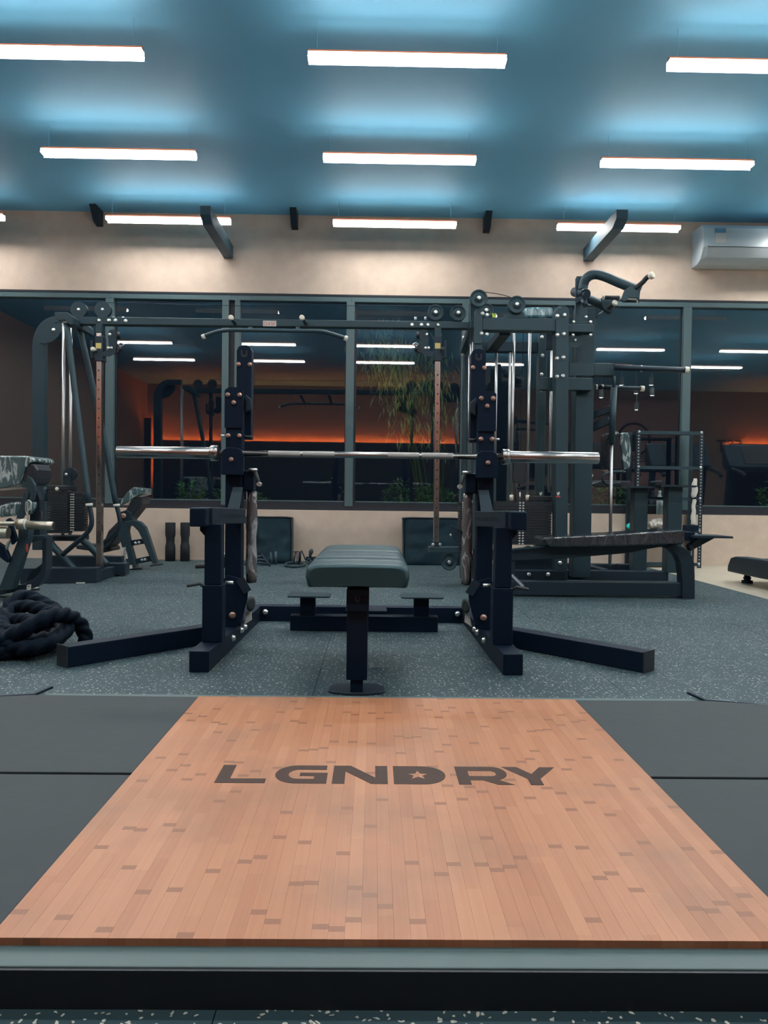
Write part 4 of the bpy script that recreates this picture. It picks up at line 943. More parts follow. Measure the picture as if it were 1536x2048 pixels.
    B('lower_bracket', 'slate_dark', t, lambda m: m.pb(960, 1100, 1030, 1120, 5.40, 0.10), bevel=bv)
    B('left_leg', 'slate_dark', t, lambda m: m.pb(948, 1101, 962, 1160, 5.31, 0.09), bevel=bv)
    return t
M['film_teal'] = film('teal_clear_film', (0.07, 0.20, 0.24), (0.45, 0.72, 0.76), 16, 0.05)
tower()

# ---------------------------------------------------------------- seated press machine with long grips (right of the tower)
def press():
    t = thing('seated_press', 'dark seated press machine with long horizontal grips and film-wrapped backrest', 'exercise machine', (at(1230, 1130, 5.8).x, 5.8, 0))
    bv = 0.004
    P = lambda nm, mt, x0, y0, x1, y1, yy, d: B(nm, mt, t, lambda m: m.pb(x0, y0, x1, y1, yy, d), bevel=bv)
    P('upper_arm', 'slate', 1188, 726, 1229, 751, 5.45, 0.09)
    B('arm_stub', 'slate', t, lambda m: m.pb(1140, 726, 1188, 751, 5.415, 0.005))
    B('grip_bar', 'slate_dark', t, lambda m: m.cyl(at(1228, 735, 5.40), at(1370, 740, 5.34), 0.0205, n=18))
    B('grip_cap', 'ivory', t, lambda m: m.cyl(at(1370, 740, 5.34), at(1378, 740.5, 5.335), 0.0235, n=18))
    B('grip_ring', 'white', t, lambda m: m.cyl(at(1281, 737, 5.38), at(1284, 737, 5.38), 0.0225, n=18))
    B('lower_grip_bar', 'slate_dark', t, lambda m: m.cyl(at(1190, 774, 5.60), at(1281, 777, 5.58), 0.0155, n=16))
    B('lower_grip_cap', 'ivory', t, lambda m: m.cyl(at(1281, 777, 5.58), at(1288, 777.5, 5.58), 0.0205, n=16))
    B('lower_grip_ring', 'white', t, lambda m: [m.cyl(at(px, 774, 5.60), at(px+3.5, 774, 5.60), 0.019, n=14) for px in (1182, 1191, 1203)])
    B('sleeve_tube', 'slate', t, lambda m: m.cyl(at(1228, 775, 5.50), at(1223, 888, 5.50), 0.0225, n=20))
    B('sleeve_tube', 'slate', t, lambda m: m.cyl(at(1228, 752, 5.50), at(1228, 775, 5.50), 0.012, n=14))
    B('guide_rod', 'rod', t, lambda m: m.cyl(at(1223, 888, 5.50), at(1220, 1131, 5.50), 0.0115, n=16))
    B('guide_rod', 'rod', t, lambda m: m.cyl(at(1173, 930, 5.72), at(1169, 1122, 5.72), 0.0105, n=16))
    B('rod_foot', 'plate', t, lambda m: m.cyl(at(1169, 1118, 5.72), at(1169, 1132, 5.72), 0.020, n=14))
    B('lever_arm', 'slate_dark', t, lambda m: m.beam(at(1166, 838, 5.65), at(1222, 818, 5.55), 0.05, 0.05), bevel=bv)
    B('lever_arm', 'slate_dark', t, lambda m: m.beam(at(1168, 862, 5.65), at(1220, 840, 5.55), 0.05, 0.055), bevel=bv)
    B('cable', 'black', t, lambda m: (tb(m, [(1162, 755, 5.60), (1172, 785, 5.60), (1187, 828, 5.60)], 0.002, 6, 0),))
    B('cable_end', 'bolt', t, lambda m: (m.cyl(at(1172, 786, 5.60), at(1174, 800, 5.60), 0.008, n=10), m.cyl(at(1184, 818, 5.60), at(1187, 828, 5.60), 0.005, n=10)))
    # backrest and seat in film
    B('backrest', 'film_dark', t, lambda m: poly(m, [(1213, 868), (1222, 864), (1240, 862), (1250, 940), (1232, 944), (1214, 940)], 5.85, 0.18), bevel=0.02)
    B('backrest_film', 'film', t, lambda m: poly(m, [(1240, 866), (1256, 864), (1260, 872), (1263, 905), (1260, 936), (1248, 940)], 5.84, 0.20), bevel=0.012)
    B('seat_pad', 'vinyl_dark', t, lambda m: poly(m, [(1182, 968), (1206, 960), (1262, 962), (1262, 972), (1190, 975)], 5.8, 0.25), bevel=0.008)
    B('seat_handle', 'slate_dark', t, lambda m: tb(m, [(1250, 944, 5.75), (1222, 944, 5.72), (1208, 950, 5.70), (1206, 960, 5.70), (1214, 968, 5.72), (1240, 966, 5.75)], 0.010, 10))
    B('knob', 'bolt', t, lambda m: m.lathe(at(1182, 951, 5.7), (0, -1, 0), [(0, 0.016), (0.02, 0.012)], 12))
    # two broad posts with step plates
    P('broad_post', 'slate', 1268, 974, 1295, 1142, 5.72, 0.10)
    P('broad_post', 'slate', 1335, 971, 1364, 1146, 5.60, 0.10)
    B('post_plate', 'slate_dark', t, lambda m: poly(m, [(1254, 973), (1260, 971), (1324, 973), (1322, 976), (1258, 976)], 5.66, 0.20))
    B('post_plate', 'slate_dark', t, lambda m: poly(m, [(1322, 969), (1394, 971), (1396, 973), (1390, 975), (1324, 973)], 5.54, 0.20))
    B('post_hook', 'slate_dark', t, lambda m: tb(m, [(1300, 965, 5.65), (1318, 963, 5.65), (1322, 967, 5.65), (1322, 972, 5.65)], 0.006, 8))
    B('rear_tie', 'slate_dark', t, lambda m: m.pb(1296, 994, 1334, 999, 5.78, 0.03))
    P('base_beam', 'slate_dark', 1134, 1142, 1337, 1161, 5.62, 0.09)
    P('base_beam', 'slate_dark', 1240, 1129, 1270, 1141, 5.9, 0.09)
    return t
press()

# ---------------------------------------------------------------- long film-wrapped incline bench
def long_bench():
    Y = 4.86
    t = thing('incline_bench', 'long low bench with film-wrapped black pad sloping up to the right', 'bench', (at(1200, 1190, Y).x, Y, 0))
    bv = 0.004
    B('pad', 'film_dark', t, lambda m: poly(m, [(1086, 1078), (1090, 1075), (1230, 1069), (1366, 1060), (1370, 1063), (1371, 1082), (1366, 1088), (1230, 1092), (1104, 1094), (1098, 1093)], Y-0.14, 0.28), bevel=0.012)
    B('pad_end', 'vinyl_dark', t, lambda m: poly(m, [(1083, 1078), (1092, 1076), (1106, 1092), (1086, 1091)], Y-0.12, 0.24), bevel=0.008)
    B('spine', 'slate_dark', t, lambda m: poly(m, [(1018, 1100), (1086, 1093), (1366, 1083), (1350, 1096), (1320, 1094), (1296, 1098), (1258, 1106), (1128, 1117), (1018, 1122)], Y-0.04, 0.09), bevel=bv)
    B('top_flare', 'slate', t, lambda m: poly(m, [(1020, 1098), (1048, 1095), (1057, 1091), (1066, 1094), (1095, 1092), (1095, 1094), (1020, 1101)], Y-0.08, 0.03))
    def leg(m):
        out = [(1340, 1088), (1362, 1092), (1376, 1100), (1384, 1112), (1389, 1126), (1390, 1150), (1390, 1199)]
        inn = [(1365, 1199), (1364, 1150), (1361, 1126), (1355, 1112), (1346, 1102), (1334, 1096)]
        poly(m, out+inn, Y-0.05, 0.09)
    B('curved_leg', 'slate_dark', t, leg, bevel=bv)
    B('leg_foot', 'slate_dark', t, lambda m: poly(m, [(1360, 1199), (1391, 1199), (1392, 1204), (1360, 1204)], Y-0.10, 0.20), bevel=0.002)
    B('lower_rail', 'slate_dark', t, lambda m: poly(m, [(1010, 1162), (1365, 1166), (1365, 1193), (1010, 1190)], Y-0.035, 0.08), bevel=bv)
    B('left_leg', 'slate_dark', t, lambda m: poly(m, [(1010, 1100), (1030, 1100), (1030, 1197), (1010, 1196)], Y-0.03, 0.07), bevel=bv)
    B('head_bracket', 'black', t, lambda m: m.pb(1371, 1064, 1390, 1082, Y-0.06, 0.12), bevel=bv)
    B('foot_rest', 'slate_dark', t, lambda m: poly(m, [(1388, 1071), (1466, 1073), (1467, 1077), (1388, 1076)], Y-0.12, 0.24))
    B('foot_rest_strut', 'slate_dark', t, lambda m: poly(m, [(1397, 1076), (1430, 1076), (1404, 1090), (1382, 1102), (1377, 1092)], Y-0.03, 0.05), bevel=0.002)
long_bench()
# ---------------------------------------------------------------- film-wrapped bench with barbell at far left
def left_bench():
    Y = 4.55
    t = thing('preacher_bench', 'film-wrapped bench station with slanted leg at the far left edge', 'bench', (at(-60, 1190, Y).x, Y, 0))
    bv = 0.004
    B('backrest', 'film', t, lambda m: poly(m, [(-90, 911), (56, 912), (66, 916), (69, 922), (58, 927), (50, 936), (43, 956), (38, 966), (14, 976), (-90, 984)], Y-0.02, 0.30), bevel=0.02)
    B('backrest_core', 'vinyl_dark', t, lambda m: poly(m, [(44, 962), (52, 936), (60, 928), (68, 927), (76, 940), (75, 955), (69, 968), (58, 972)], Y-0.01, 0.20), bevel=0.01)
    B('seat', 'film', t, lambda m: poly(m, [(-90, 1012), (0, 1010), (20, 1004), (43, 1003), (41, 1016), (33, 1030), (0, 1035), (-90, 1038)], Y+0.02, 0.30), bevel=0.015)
    B('curved_bracket', 'slate', t, lambda m: poly(m, [(54, 952), (62, 957), (69, 970), (70, 982), (66, 1000), (61, 1002), (62, 990), (59, 984), (55, 984), (51, 968)], Y-0.05, 0.03), bevel=0.002)
    B('slanted_plate', 'slate', t, lambda m: poly(m, [(49, 985), (57, 985), (43, 1036), (31, 1041)], Y-0.06, 0.04), bevel=0.002)
    B('rear_post', 'slate_dark', t, lambda m: poly(m, [(68, 965), (80, 1000), (80, 1075), (58, 1075), (60, 1010), (66, 985)], Y+0.24, 0.06), bevel=bv)
    B('slanted_leg', 'slate', t, lambda m: poly(m, [(36, 1050), (57, 1058), (54, 1078), (22, 1180), (-5, 1183), (1, 1168), (36, 1078)], Y-0.10, 0.08), bevel=bv)
    B('side_gusset', 'slate', t, lambda m: poly(m, [(56, 1072), (91, 1070), (90, 1077), (60, 1086), (56, 1084)], Y+0.02, 0.06), bevel=bv)
    B('curved_leg', 'slate_dark', t, lambda m: poly(m, [(93, 1074), (92, 1140), (87, 1157), (77, 1170), (60, 1178), (0, 1190), (-60, 1198), (-60, 1180), (0, 1177), (50, 1168), (68, 1159), (79, 1145), (84, 1125), (84, 1078)], Y-0.02, 0.09), bevel=bv)
    B('leg_lit_face', 'slate', t, lambda m: poly(m, [(52, 1164), (60, 1145), (84, 1128), (80, 1145), (68, 1158)], Y+0.08, 0.03))  # lit inner surface of the curved leg, light put into the paler colour
    B('white_sticker', 'white', t, lambda m: poly(m, [(54, 1170), (62, 1168.5), (62, 1179), (53, 1180.5)], Y-0.0225, 0.001))
    B('sticker_print', 'black_print', t, lambda m: poly(m, [(56, 1172), (59, 1171.5), (59, 1174), (56, 1174.5)], Y-0.0235, 0.0008))
    B('foot', 'plate', t, lambda m: m.cyl(gnd(70, 1180)+Vector((0, 0, 0.001)), gnd(70, 1180)+Vector((0, 0, 0.012)), 0.028, n=18))
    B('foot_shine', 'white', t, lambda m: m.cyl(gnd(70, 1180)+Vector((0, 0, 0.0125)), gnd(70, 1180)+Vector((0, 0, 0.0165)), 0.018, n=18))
    B('bar_hook', 'black', t, lambda m: poly(m, [(11, 1040), (18, 1036), (25, 1042), (25, 1052), (34, 1080), (24, 1090), (19, 1082), (21, 1066)], Y-0.13, 0.025), bevel=0.003)
    B('hook_arm', 'black', t, lambda m: poly(m, [(-20, 1075), (8, 1094), (18, 1118), (14, 1126), (-20, 1100)], Y-0.14, 0.04), bevel=0.003)
    B('film_tag', 'film', t, lambda m: poly(m, [(14, 1085), (22, 1078), (20, 1095), (13, 1101), (10, 1094)], Y-0.16, 0.003))
    B('spring_clip', 'bolt', t, lambda m: (tb(m, [(56, 1040, Y-.08), (55, 1004, Y-.08), (60, 1002, Y-.08), (63, 1008, Y-.08), (62, 1017, Y-.08), (57, 1021, Y-.08)], 0.0035, 8), tb(m, [(52, 1003, Y-.08), (51, 1018, Y-.08), (54, 1030, Y-.08)], 0.003, 8)))
    B('red_strap', 'red', t, lambda m: poly(m, [(52, 1088), (56, 1088), (56, 1104), (53, 1104)], Y-0.105, 0.002))
    B('hanging_film', 'film_dark', t, lambda m: poly(m, [(74, 1025), (82, 1022), (82, 1040), (76, 1044), (72, 1036)], Y+0.05, 0.02))
    # bar on the hooks: a thing of its own
    bb = thing('barbell', 'chrome barbell end with white ring resting on the bench at far left', 'barbell', (at(0, 1050, Y-.18).x, Y-.18, at(0, 1050, Y-.18).z))
    c = lambda px, py: at(px, py, Y-0.18)
    B('shaft', 'steelwarm', bb, lambda m: m.cyl(c(-160, 1045), c(37, 1047.5), 0.013, n=18))
    B('sleeve', 'steelwarm', bb, lambda m: m.lathe(c(53, 1050), (c(107, 1052)-c(53, 1050)).normalized(), [(0, 0.0245), ((c(107, 1052)-c(53, 1050)).length-.003, 0.0245), ((c(107, 1052)-c(53, 1050)).length, 0.022)], 28))
    B('sleeve_recess', 'plate', bb, lambda m: m.lathe(c(107.2, 1052), (1, 0, 0), [(0, 0.017), (0.001, 0.017)], 22))
    B('collar', 'steelwarm', bb, lambda m: m.cyl(c(35, 1048), c(50, 1049), 0.031, n=26))
    B('collar', 'white', bb, lambda m: m.cyl(c(50.3, 1049), c(54, 1049), 0.029, n=26))
    lb = thing('lower_roller', 'short brass-toned tube below the barbell at far left', 'tube', (at(0, 1066, Y-.18).x, Y-.16, at(0, 1066, Y).z))
    B('roller', 'steelwarm', lb, lambda m: m.cyl(at(-120, 1063, Y-0.17), at(17, 1066, Y-0.17), 0.033, n=24))
M['steelwarm'] = simple('warm_polished_steel', (0.46, 0.44, 0.37), 0.42, metal=1.0)
left_bench()

# ---------------------------------------------------------------- adjustable bench by the wall
def wall_bench():
    Y = 6.25
    t = thing('adjustable_bench', 'small adjustable bench with film-wrapped backrest, behind the left chrome column', 'bench', (at(280, 1130, Y).x, Y, 0))
    B('backrest', 'vinyl_dark', t, lambda m: poly(m, [(206, 1086), (216, 1062), (243, 1035), (262, 1000), (286, 992), (284, 1008), (262, 1036), (240, 1062), (222, 1090), (210, 1100)], Y, 0.22), bevel=0.012)
    B('backrest_film', 'film', t, lambda m: poly(m, [(240, 1003), (254, 984), (266, 974), (287, 977), (285, 989), (270, 993), (258, 1002), (242, 1012)], Y-0.02, 0.26), bevel=0.010)
    B('seat', 'vinyl_dark', t, lambda m: poly(m, [(150, 1090), (196, 1088), (222, 1094), (224, 1102), (205, 1106), (180, 1102), (152, 1098)], Y+0.05, 0.22), bevel=0.01)
    B('pivot_housing', 'slate_dark', t, lambda m: poly(m, [(240, 1024), (252, 1020), (262, 1026), (266, 1042), (240, 1046)], Y-0.02, 0.12), bevel=0.004)
    B('pivot_knob', 'copper', t, lambda m: m.lathe(at(247, 1032, Y-0.021), (0, -1, 0), [(0, 0.022), (0.008, 0.022), (0.012, 0.012)], 22))
    for k, (yy) in enumerate((Y-0.05,)):
        B('arched_leg', 'slate', t, lambda m: poly(m, [(234, 1062), (238, 1052), (250, 1043), (268, 1040), (280, 1044), (290, 1054), (298, 1075), (314, 1126), (305, 1128), (284, 1078), (276, 1062), (266, 1052), (258, 1052), (256, 1062), (260, 1085), (273, 1134), (257, 1136), (244, 1095)], yy, 0.06), bevel=0.004)
    B('rung', 'slate_dark', t, lambda m: poly(m, [(260, 1081), (288, 1077), (291, 1087), (262, 1092)], Y-0.03, 0.05), bevel=0.002)
    B('rung', 'slate_dark', t, lambda m: poly(m, [(270, 1118), (302, 1111), (305, 1122), (273, 1128)], Y-0.03, 0.05), bevel=0.002)
    bolts(t, Y-0.032, [(271, 1086), (278, 1085), (284, 1120), (290, 1119)], BOLTS)
    B('foot_plate', 'slate_dark', t, lambda m: m.prism([gnd(252, 1140), gnd(284, 1139), gnd(282, 1134), gnd(254, 1136)], (0, 0, 0.012)))
    B('foot_plate', 'slate_dark', t, lambda m: m.prism([gnd(300, 1133), gnd(326, 1130), gnd(322, 1127), gnd(302, 1129)], (0, 0, 0.012)))
    B('white_tag', 'white', t, lambda m: poly(m, [(252, 1131), (264, 1130), (265, 1137), (252, 1138)], Y-0.07, 0.002))
    sk = B('side_label', 'white', t, lambda m: poly(m, [(243, 1096), (251, 1094), (256, 1117), (247, 1119)], Y-0.052, 0.001))
    me = text_mesh('DXSF', 0.036, 0.0003, 'side_label_text'); me.materials.append(M['black_print'])
    o = bpy.data.objects.new('label_print', me); COL.objects.link(o); o.parent = sk; o.location = at(249.5, 1106.5, Y-0.054)-ORG[t.name]; o.rotation_euler = (math.radians(90), math.radians(-77), 0); ORG[o.name] = ORG[t.name]
wall_bench()

# ---------------------------------------------------------------- things by the window wall
for k, (px, lab) in enumerate(((340.5, 'left of two black foam bar pads standing by the window wall'), (370, 'right of two black foam bar pads standing by the window wall'))):
    Y = 7.08; c = gnd(px, 1126.5); c = Vector((at(px, 1100, Y).x, Y, 0)); H = at(px, 1045, Y).z; r = 0.046 if k == 0 else 0.043
    o = MB().lathe(c, (0, 0, 1), [(0, r), (H*.34, r), (H*.40, r*.97), (H*.46, r*.84), (H*.60, r*.84), (H*.66, r*.97), (H*.70, r), (H-.004, r), (H, r*.96)], 28).build('foam_bar_pad', 'rubber', loc=c)
    tag(o, lab, 'foam pad', 'foam bar pads')
def covered(x0, y0, x1, y1, lab, lean):
    Y = 6.92; d = 0.16
    a, b = at(x0, y1, Y), at(x1, y1, Y); zt = at(x0, y0, Y+lean).z
    t = thing('covered_mat', lab, 'mat', ((a.x+b.x)/2, Y, 0), 'dark covered mats leaning on the wall')
    w0, w1 = a.x, b.x; w2, w3 = at(x0, y0, Y+lean).x, at(x1, y0, Y+lean).x
    m = MB(); n = 10; R = random.Random(int(x0)); V = []
    for j in range(n+1):
        f = j/n
        row = []
        for i in range(n+1):
            u = i/n; x = (w0+(w1-w0)*u)*(1-f)+(w2+(w3-w2)*u)*f
            ed = min(u, 1-u)*8
            row.append(m.bm.verts.new((x, Y+lean*f+(0.012*R.uniform(-1, 1) if 0 < i < n and 0 < j < n else 0.0)+0.02*(max(0, 1-ed))**2, f*zt)))
        V.append(row)
    back = [[m.bm.verts.new((v.co.x, v.co.y+d, v.co.z)) for v in row] for row in V]
    for j in range(n):
        for i in range(n):
            f = m.bm.faces.new((V[j][i], V[j][i+1], V[j+1][i+1], V[j+1][i])); f.smooth = True
            f = m.bm.faces.new((back[j][i], back[j+1][i], back[j+1][i+1], back[j][i+1]))
    for i in range(n):
        m.bm.faces.new((V[0][i], back[0][i], back[0][i+1], V[0][i+1])); m.bm.faces.new((V[n][i], V[n][i+1], back[n][i+1], back[n][i]))
        m.bm.faces.new((V[i][0], V[i+1][0], back[i+1][0], back[i][0])); m.bm.faces.new((V[i][n], back[i][n], back[i+1][n], V[i+1][n]))
    m.build('cover', 'cover', t, bevel=0.01)
    zz = zt
    B('piping', 'grip', t, lambda m: m.tube(smooth([(w0, Y+.012, 0.01), (w0, Y+.012+lean/2, zz/2), (w2, Y+lean+.004, zz-.03), (w2+.02, Y+lean, zz), ((w2+w3)/2, Y+lean, zz+.002), (w3-.02, Y+lean, zz), (w3, Y+lean+.004, zz-.03), (w1, Y+.012+lean/2, zz/2), (w1, Y+.012, 0.01)], 5), 0.007, 8))
covered(492, 1034, 583, 1128, 'dark vinyl-covered mat behind the left rack upright', 0.10)
covered(806, 1036, 922, 1128, 'wide dark vinyl-covered mat behind the right chrome column', 0.10)

# cable attachments on the floor
def att(name, lab, fn, mat='slate_dark', px=560, py=1128):
    m = MB(); fn(m); g = gnd(px, py); o = m.build(name, mat, loc=(g.x, g.y, 0)); tag(o, lab, 'cable handle'); return o
def onf(px, py, z=0.0): g = gnd(px, py, 0); return Vector((g.x, g.y, z))
g0 = onf(500, 1131); g1 = onf(538, 1131)
for k in range(3):
    att('lat_handle', ('bottom', 'middle', 'top')[k]+' of three flat dark cable bars piled by the left mat', lambda m: m.tube(smooth([g0+Vector((-.05+.02*k, .02*k, .014+.026*k)), g0.lerp(g1, .3)+Vector((0, .02*k, .016+.026*k)), g0.lerp(g1, .5)+Vector((0, .02*k, .024+.026*k)), g0.lerp(g1, .7)+Vector((0, .02*k, .016+.026*k)), g1+Vector((-.03*k, .02*k, .014+.026*k))], 4), 0.0115, 10), px=520, py=1131)
att('straight_handle', 'thin dark rod leaning across the pile of cable bars', lambda m: m.cyl(at(523, 1108, 6.72), onf(541, 1133, 0.010)+Vector((0, -.03, 0)), 0.009, n=12), px=541, py=1132)
att('short_handle', 'short grey grip standing in front of the left mat, left one', lambda m: m.cyl(at(542, 1128, 6.86)*Vector((1, 1, 0)) if 0 else Vector((at(544, 1120, 6.82).x, 6.82, 0.001)), Vector((at(541.5, 1110, 6.86).x, 6.86, 0.105)), 0.010, n=14), 'slate', 543)
att('short_handle', 'short grey grip standing in front of the left mat, right one', lambda m: m.cyl(Vector((at(552, 1120, 6.82).x, 6.82, 0.001)), Vector((at(551.5, 1110, 6.84).x, 6.84, 0.115)), 0.011, n=14), 'slate', 552)
att('strap_handle', 'narrow upright dark handle right of the left mat', lambda m: (m.cyl(Vector((at(587, 1120, 6.85).x, 6.85, 0.001)), Vector((at(591, 1110, 6.85).x, 6.85, 0.115)), 0.008, n=12), m.beam(Vector((at(594, 1120, 6.85).x, 6.85, 0.001)), Vector((at(594, 1110, 6.85).x, 6.85, 0.115)), 0.006, 0.02), m.beam(Vector((at(586, 1120, 6.85).x, 6.85, 0.115)), Vector((at(597, 1110, 6.85).x, 6.85, 0.118)), 0.02, 0.006)), 'grip', 590)
att('strap_handle', 'black upright grip with a strap curving down to the knotted rope', lambda m: (m.cyl(Vector((at(599, 1120, 6.85).x, 6.85, 0.001)), Vector((at(600, 1110, 6.85).x, 6.85, 0.118)), 0.012, n=12), m.tube(smooth([at(603, 1101, 6.88), at(606, 1108, 6.88), at(609, 1115, 6.88), at(611, 1120, 6.88)], 5), 0.005, 8)), 'black', 600)
att('flat_handle', 'pale grey flat cable handle lying on the floor', lambda m: m.tube(smooth([onf(572, 1130, .012), onf(584, 1128, .014), onf(604, 1130, .014), onf(608, 1133, .012), onf(590, 1136, .012), onf(572, 1134, .012)], 5), 0.0115, 10, closed=True), 'slate', 588, 1133)
def knot(m):
    c = onf(626, 1131, .03); R = random.Random(2)
    q = [c+Vector((R.uniform(-.06, .06), R.uniform(-.04, .04), R.uniform(-.015, .035))) for _ in range(14)]
    m.tube(smooth(q, 5), 0.010, 8)
    m.tube([c+Vector((0, 0, .02)), at(620, 1112, 6.7), at(622, 1104, 6.7), at(624, 1098, 6.7)], 0.01, 12, radii=[0.008, 0.011, 0.021, 0.014])
att('knotted_rope_handle', 'knotted rope handle with a paddle-shaped grey end beside the bench', knot, 'slate', 620, 1130)
att('floor_bar', 'low black bar on the floor at the wall, behind the bench pad', lambda m: m.box(at(612, 1120, 7.15).x, at(700, 1120, 7.15).x, 7.12, 7.19, 0.0, 0.045), 'black', 640, 1120)

# ---------------------------------------------------------------- slotted-angle shelf and what is on it
def shelf():
    Yn, Yf = 6.95, 7.18
    t = thing('slotted_shelf', 'open black slotted-angle steel shelf against the window wall', 'shelf', (2.67, 7.06, 0))
    xn0, xn1 = at(1276, 950, Yn).x, at(1402, 950, Yn).x; ztop = at(1340, 861, Yn).z
    for x, y in ((xn0, Yn), (xn1, Yn), (xn0, Yf), (xn1, Yf)):
        s = 1 if x == xn0 else -1
        p = B('angle_post', 'slate_dark', t, lambda m: (m.box(min(x-s*.018, x+s*.018), max(x-s*.018, x+s*.018), y, y+.003, 0, ztop), m.box(x-s*.018-.0015, x-s*.018+.0015, y, y+.036, 0, ztop)))
        if y == Yn:
            m = MB(); n = int(ztop/0.028)
            for i in range(n): m.lathe((x, y, 0.02+i*0.028), (0, -1, 0), [(0, .0065), (.0012, .0065)], 8)
            m.build('post_slots', 'slotgrey', p)
    for py in (864, 934, 996, 1061, 1127):
        z = at(1340, py, Yn).z
        pz = B('shelf_board', 'slate', t, lambda m: (m.box(xn0+.018-(.085 if py == 1061 else 0), xn1-.018, Yn+.004, Yf, z-.010, z-.007), m.box(xn0+.018, xn1-.018, Yn+.001, Yn+.004, z-.022, z+.008)))
        for x in (xn0+.004, xn1-.004): inst(BOLTS, 'bolt', t, (x, Yn-.001, z))
    z4 = at(1340, 1061, Yn).z-.007
    # bag, cloth, rolled fabric
    def blob(m, c, sx, sy, sz, seed, n=14, wob=.22):
        R = random.Random(seed); ph = [R.uniform(0, 6) for _ in range(6)]; rows = []
        for j in range(n+1):
            th = math.pi*j/n; ring = []
            for i in range(2*n):
                a = math.pi*i/n; k = 1+wob*math.sin(3*a+ph[0]+2*th)*math.sin(2*th+ph[1])+wob*.6*math.sin(7*a+ph[2])*math.sin(5*th+ph[3])
                z = c[2]+sz*(1+math.cos(th)*k*0.9)
                ring.append(m.bm.verts.new((c[0]+sx*k*math.sin(th)*math.cos(a), c[1]+sy*k*math.sin(th)*math.sin(a), max(c[2]+.0005, z))))
            rows.append(ring)
        for A, C_ in zip(rows, rows[1:]):
            for i in range(2*n):
                f = m.bm.faces.new((A[i], A[(i+1) % (2*n)], C_[(i+1) % (2*n)], C_[i])); f.smooth = True
        bmesh.ops.remove_doubles(m.bm, verts=m.bm.verts, dist=1e-5)
    c = (at(1313, 1050, 7.06).x, 7.06, z4); m = MB(); blob(m, c, .085, .07, .055, 4); tag(m.build('plastic_bag', 'bag', loc=c), 'crumpled white plastic bag on the lower shelf of the slotted rack', 'bag')
    c = (at(1335, 1050, 7.1).x+.03, 7.12, z4); m = MB(); blob(m, c, .035, .03, .02, 9); tag(m.build('black_pouch', 'black', loc=c), 'small black pouch beside the white plastic bag on the shelf', 'pouch')
    c = (xn0-.045, 7.0, z4); 
    zs = z4
    m = MB(); c = (at(1262, 1050, 7.04).x, 7.04, z4); blob(m, c, .042, .05, .036, 7, wob=.15); tag(m.build('teal_cloth', 'cloth', loc=c), 'bright teal bundled cloth at the left end of the lower shelf', 'cloth')
    xb = at(1389, 1000, 7.08).x; zb = z4
    t2 = thing('rolled_banner', 'rolled off-white fabric tied with a black band, standing in the slotted shelf', 'banner', (xb, 7.08, zb))
    # it stands in the rack in front of the upper shelf boards
    yb = 6.93
    def roll(m):
        z1 = at(1389, 957, yb).z; pts = []; rr = []
        for i in range(22):
            f = i/21; z = at(1389, 1050, yb).z*(1-f)+z1*f
            pts.append((at(1387+2*f, 1000, yb).x+.004*math.sin(i*1.3), yb, z)); rr.append(0.019+0.008*math.sin(f*9+1)*(1 if f > .55 else .3)-(.008 if abs(f-.58) < .03 else 0))
        m.tube(pts, .02, 12, radii=rr)
    B('rolled_fabric', 'banner', t2, roll)
    B('tie_band', 'black', t2, lambda m: m.cyl(at(1389, 994, yb), at(1389, 998, yb), 0.017, n=14))
    B('base_block', 'black', t2, lambda m: m.box(at(1366, 1055, yb).x, at(1394, 1055, yb).x, 6.90, 6.945, at(1380, 1062, yb).z, at(1380, 1050, yb).z), bevel=.004)
    B('wall_leg', 'slate_dark', t2, lambda m: m.cyl((at(1388, 1000, yb).x, yb, 0.0), (at(1388, 1000, yb).x, yb, at(1380, 1062, yb).z), 0.010, n=10))
M['slotgrey'] = simple('slot_light_grey', (0.45, 0.42, 0.38), 0.6)
shelf()
# bottle on the sill
def bottle():
    Y = 7.262; p = at(1319.5, 1000, Y); z0 = ZS+0.001; H = at(1319, 981, Y).z-z0; r = 0.029
    t = thing('water_bottle', 'clear plastic water bottle standing on the window sill', 'bottle', (p.x, Y, z0))
    B('bottle_body', 'bottle', t, lambda m: m.lathe((p.x, Y, z0), (0, 0, 1), [(0, r*.85), (.006, r), (H*.28, r), (H*.30, r*.94), (H*.34, r), (H*.60, r), (H*.70, r*.86), (H*.80, r*.5), (H*.86, r*.36), (H*.9, r*.36)], 24))
    B('bottle_cap', 'white', t, lambda m: m.cyl((p.x, Y, z0+H*.9), (p.x, Y, z0+H), r*.42, n=16))
    B('bottle_label', 'acwhite', t, lambda m: m.lathe((p.x, Y, z0+H*.36), (0, 0, 1), [(0, r*1.01), (H*.2, r*1.01)], 24))
bottle()

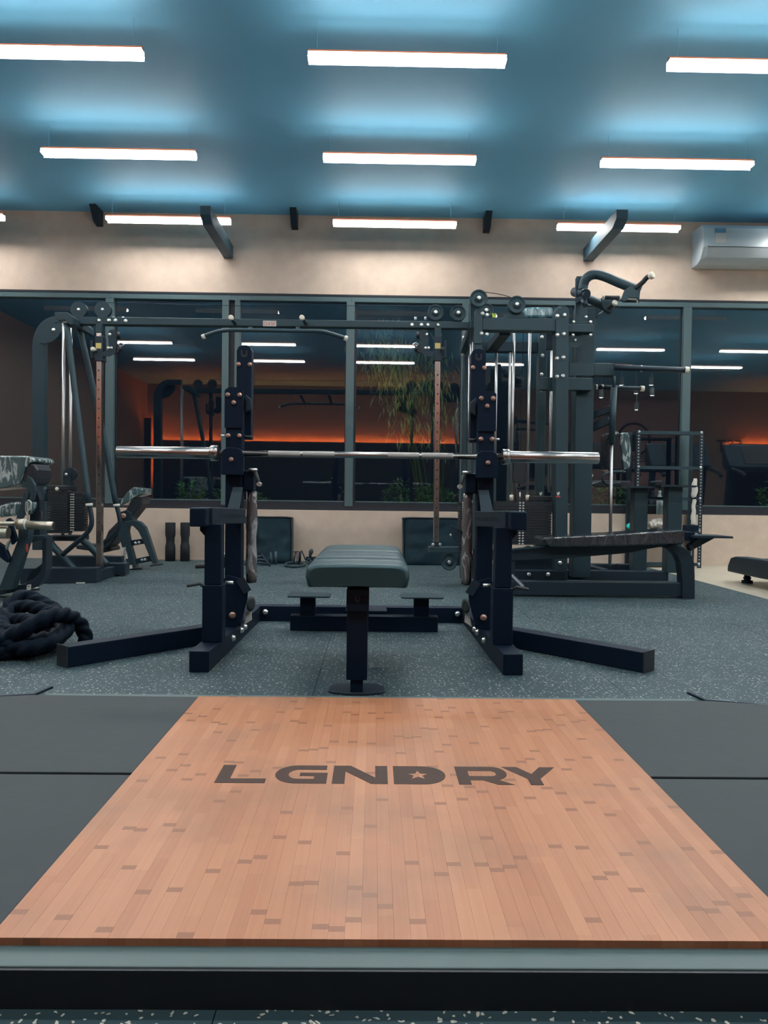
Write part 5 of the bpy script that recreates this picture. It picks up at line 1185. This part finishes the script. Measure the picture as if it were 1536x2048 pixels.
# ---------------------------------------------------------------- treadmills (the first in view, the others seen mirrored in the glass)
def copy_thing(src, dx, label):
    r = src.copy(); COL.objects.link(r); r.location = src.location+Vector((dx, 0, 0)); r['label'] = label
    for ch in src.children:
        c = ch.copy(); COL.objects.link(c); c.parent = r
        for g in ch.children:
            g2 = g.copy(); COL.objects.link(g2); g2.parent = c
    return r
def treadmill():
    x0 = 2.715; W = 0.80; x1 = x0+W; yr, yf = 5.86, 4.10; xc = (x0+x1)/2
    t = thing('treadmill', 'black treadmill whose rear end shows at the right edge on the beige floor', 'treadmill', (xc, 5.0, 0), 'row of treadmills')
    side = [(yr, 0.075), (yr-.005, 0.12), (yr-.05, 0.185), (yr-.12, 0.20), (yf, 0.23), (yf, 0.10), (yr-.5, 0.075)]
    for xa in (x0, x1-.11):
        B('side_rail', 'slate_dark', t, lambda m: m.prism([(xa, y, z) for y, z in side], (.11, 0, 0)), bevel=.012)
    B('rear_cowl', 'slate_dark', t, lambda m: m.prism([(x0+.11, y, z) for y, z in [(yr, .075), (yr-.005, .11), (yr-.03, .15), (yr-.06, .15), (yr-.06, .075)]], (W-.22, 0, 0)), bevel=.006)
    B('belt', 'rubber', t, lambda m: (m.box(x0+.115, x1-.115, yf+.1, yr-.10, .12, .185), m.cyl((x0+.115, yr-.11, .148), (x1-.115, yr-.11, .148), .037, n=20)))
    for x in (x0+.10, x1-.10):
        for y in (yr-.12, yf+.15): B('levelling_foot', 'black', t, lambda m: m.lathe((x, y, 0), (0, 0, 1), [(0, .04), (.02, .04), (.025, .022), (.04, .03), (.05, .022), (.09, .022)], 18))
    B('motor_cover', 'slate_dark', t, lambda m: m.prism([(x0+.02, y, z) for y, z in [(yf+.10, .10), (yf+.10, .24), (yf-.05, .30), (yf-.32, .26), (yf-.36, .10)]], (W-.04, 0, 0)), bevel=.02)
    for x in (x0+.05, x1-.05): B('upright', 'slate_dark', t, lambda m: m.beam((x, yf-.10, .24), (x, yf+.02, 1.12), .06, .11, up=(0, 1, 0)), bevel=.01)
    B('console', 'slate_dark', t, lambda m: m.prism([(x0-.02, y, z) for y, z in [(yf+.12, 1.02), (yf+.14, 1.08), (yf-.06, 1.38), (yf-.14, 1.40), (yf-.10, 1.10), (yf-.02, 1.02)]], (W+.04, 0, 0)), bevel=.02)
    B('console_screen', 'panel', t, lambda m: m.hull([(x0+.2, yf+.125, 1.12), (x1-.2, yf+.125, 1.12), (x1-.2, yf-.03, 1.345), (x0+.2, yf-.03, 1.345), (x0+.2, yf+.115, 1.11), (x1-.2, yf+.115, 1.11), (x1-.2, yf-.04, 1.335), (x0+.2, yf-.04, 1.335)], [(0, 1, 2, 3), (7, 6, 5, 4), (0, 4, 5, 1), (1, 5, 6, 2), (2, 6, 7, 3), (3, 7, 4, 0)]))
    for x in (x0+.02, x1-.02): B('hand_rail', 'grip', t, lambda m: m.tube(smooth([(x, yf-.02, 1.08), (x, yf+.2, 1.03), (x, yf+.42, .98), (x, yf+.5, .93)], 5), .024, 12))
    copy_thing(t, 1.08, 'black treadmill further right, seen mirrored in the right window beside the shelf')
    copy_thing(t, 2.16, 'black treadmill farthest right, its console mirrored near the right picture edge')
treadmill()
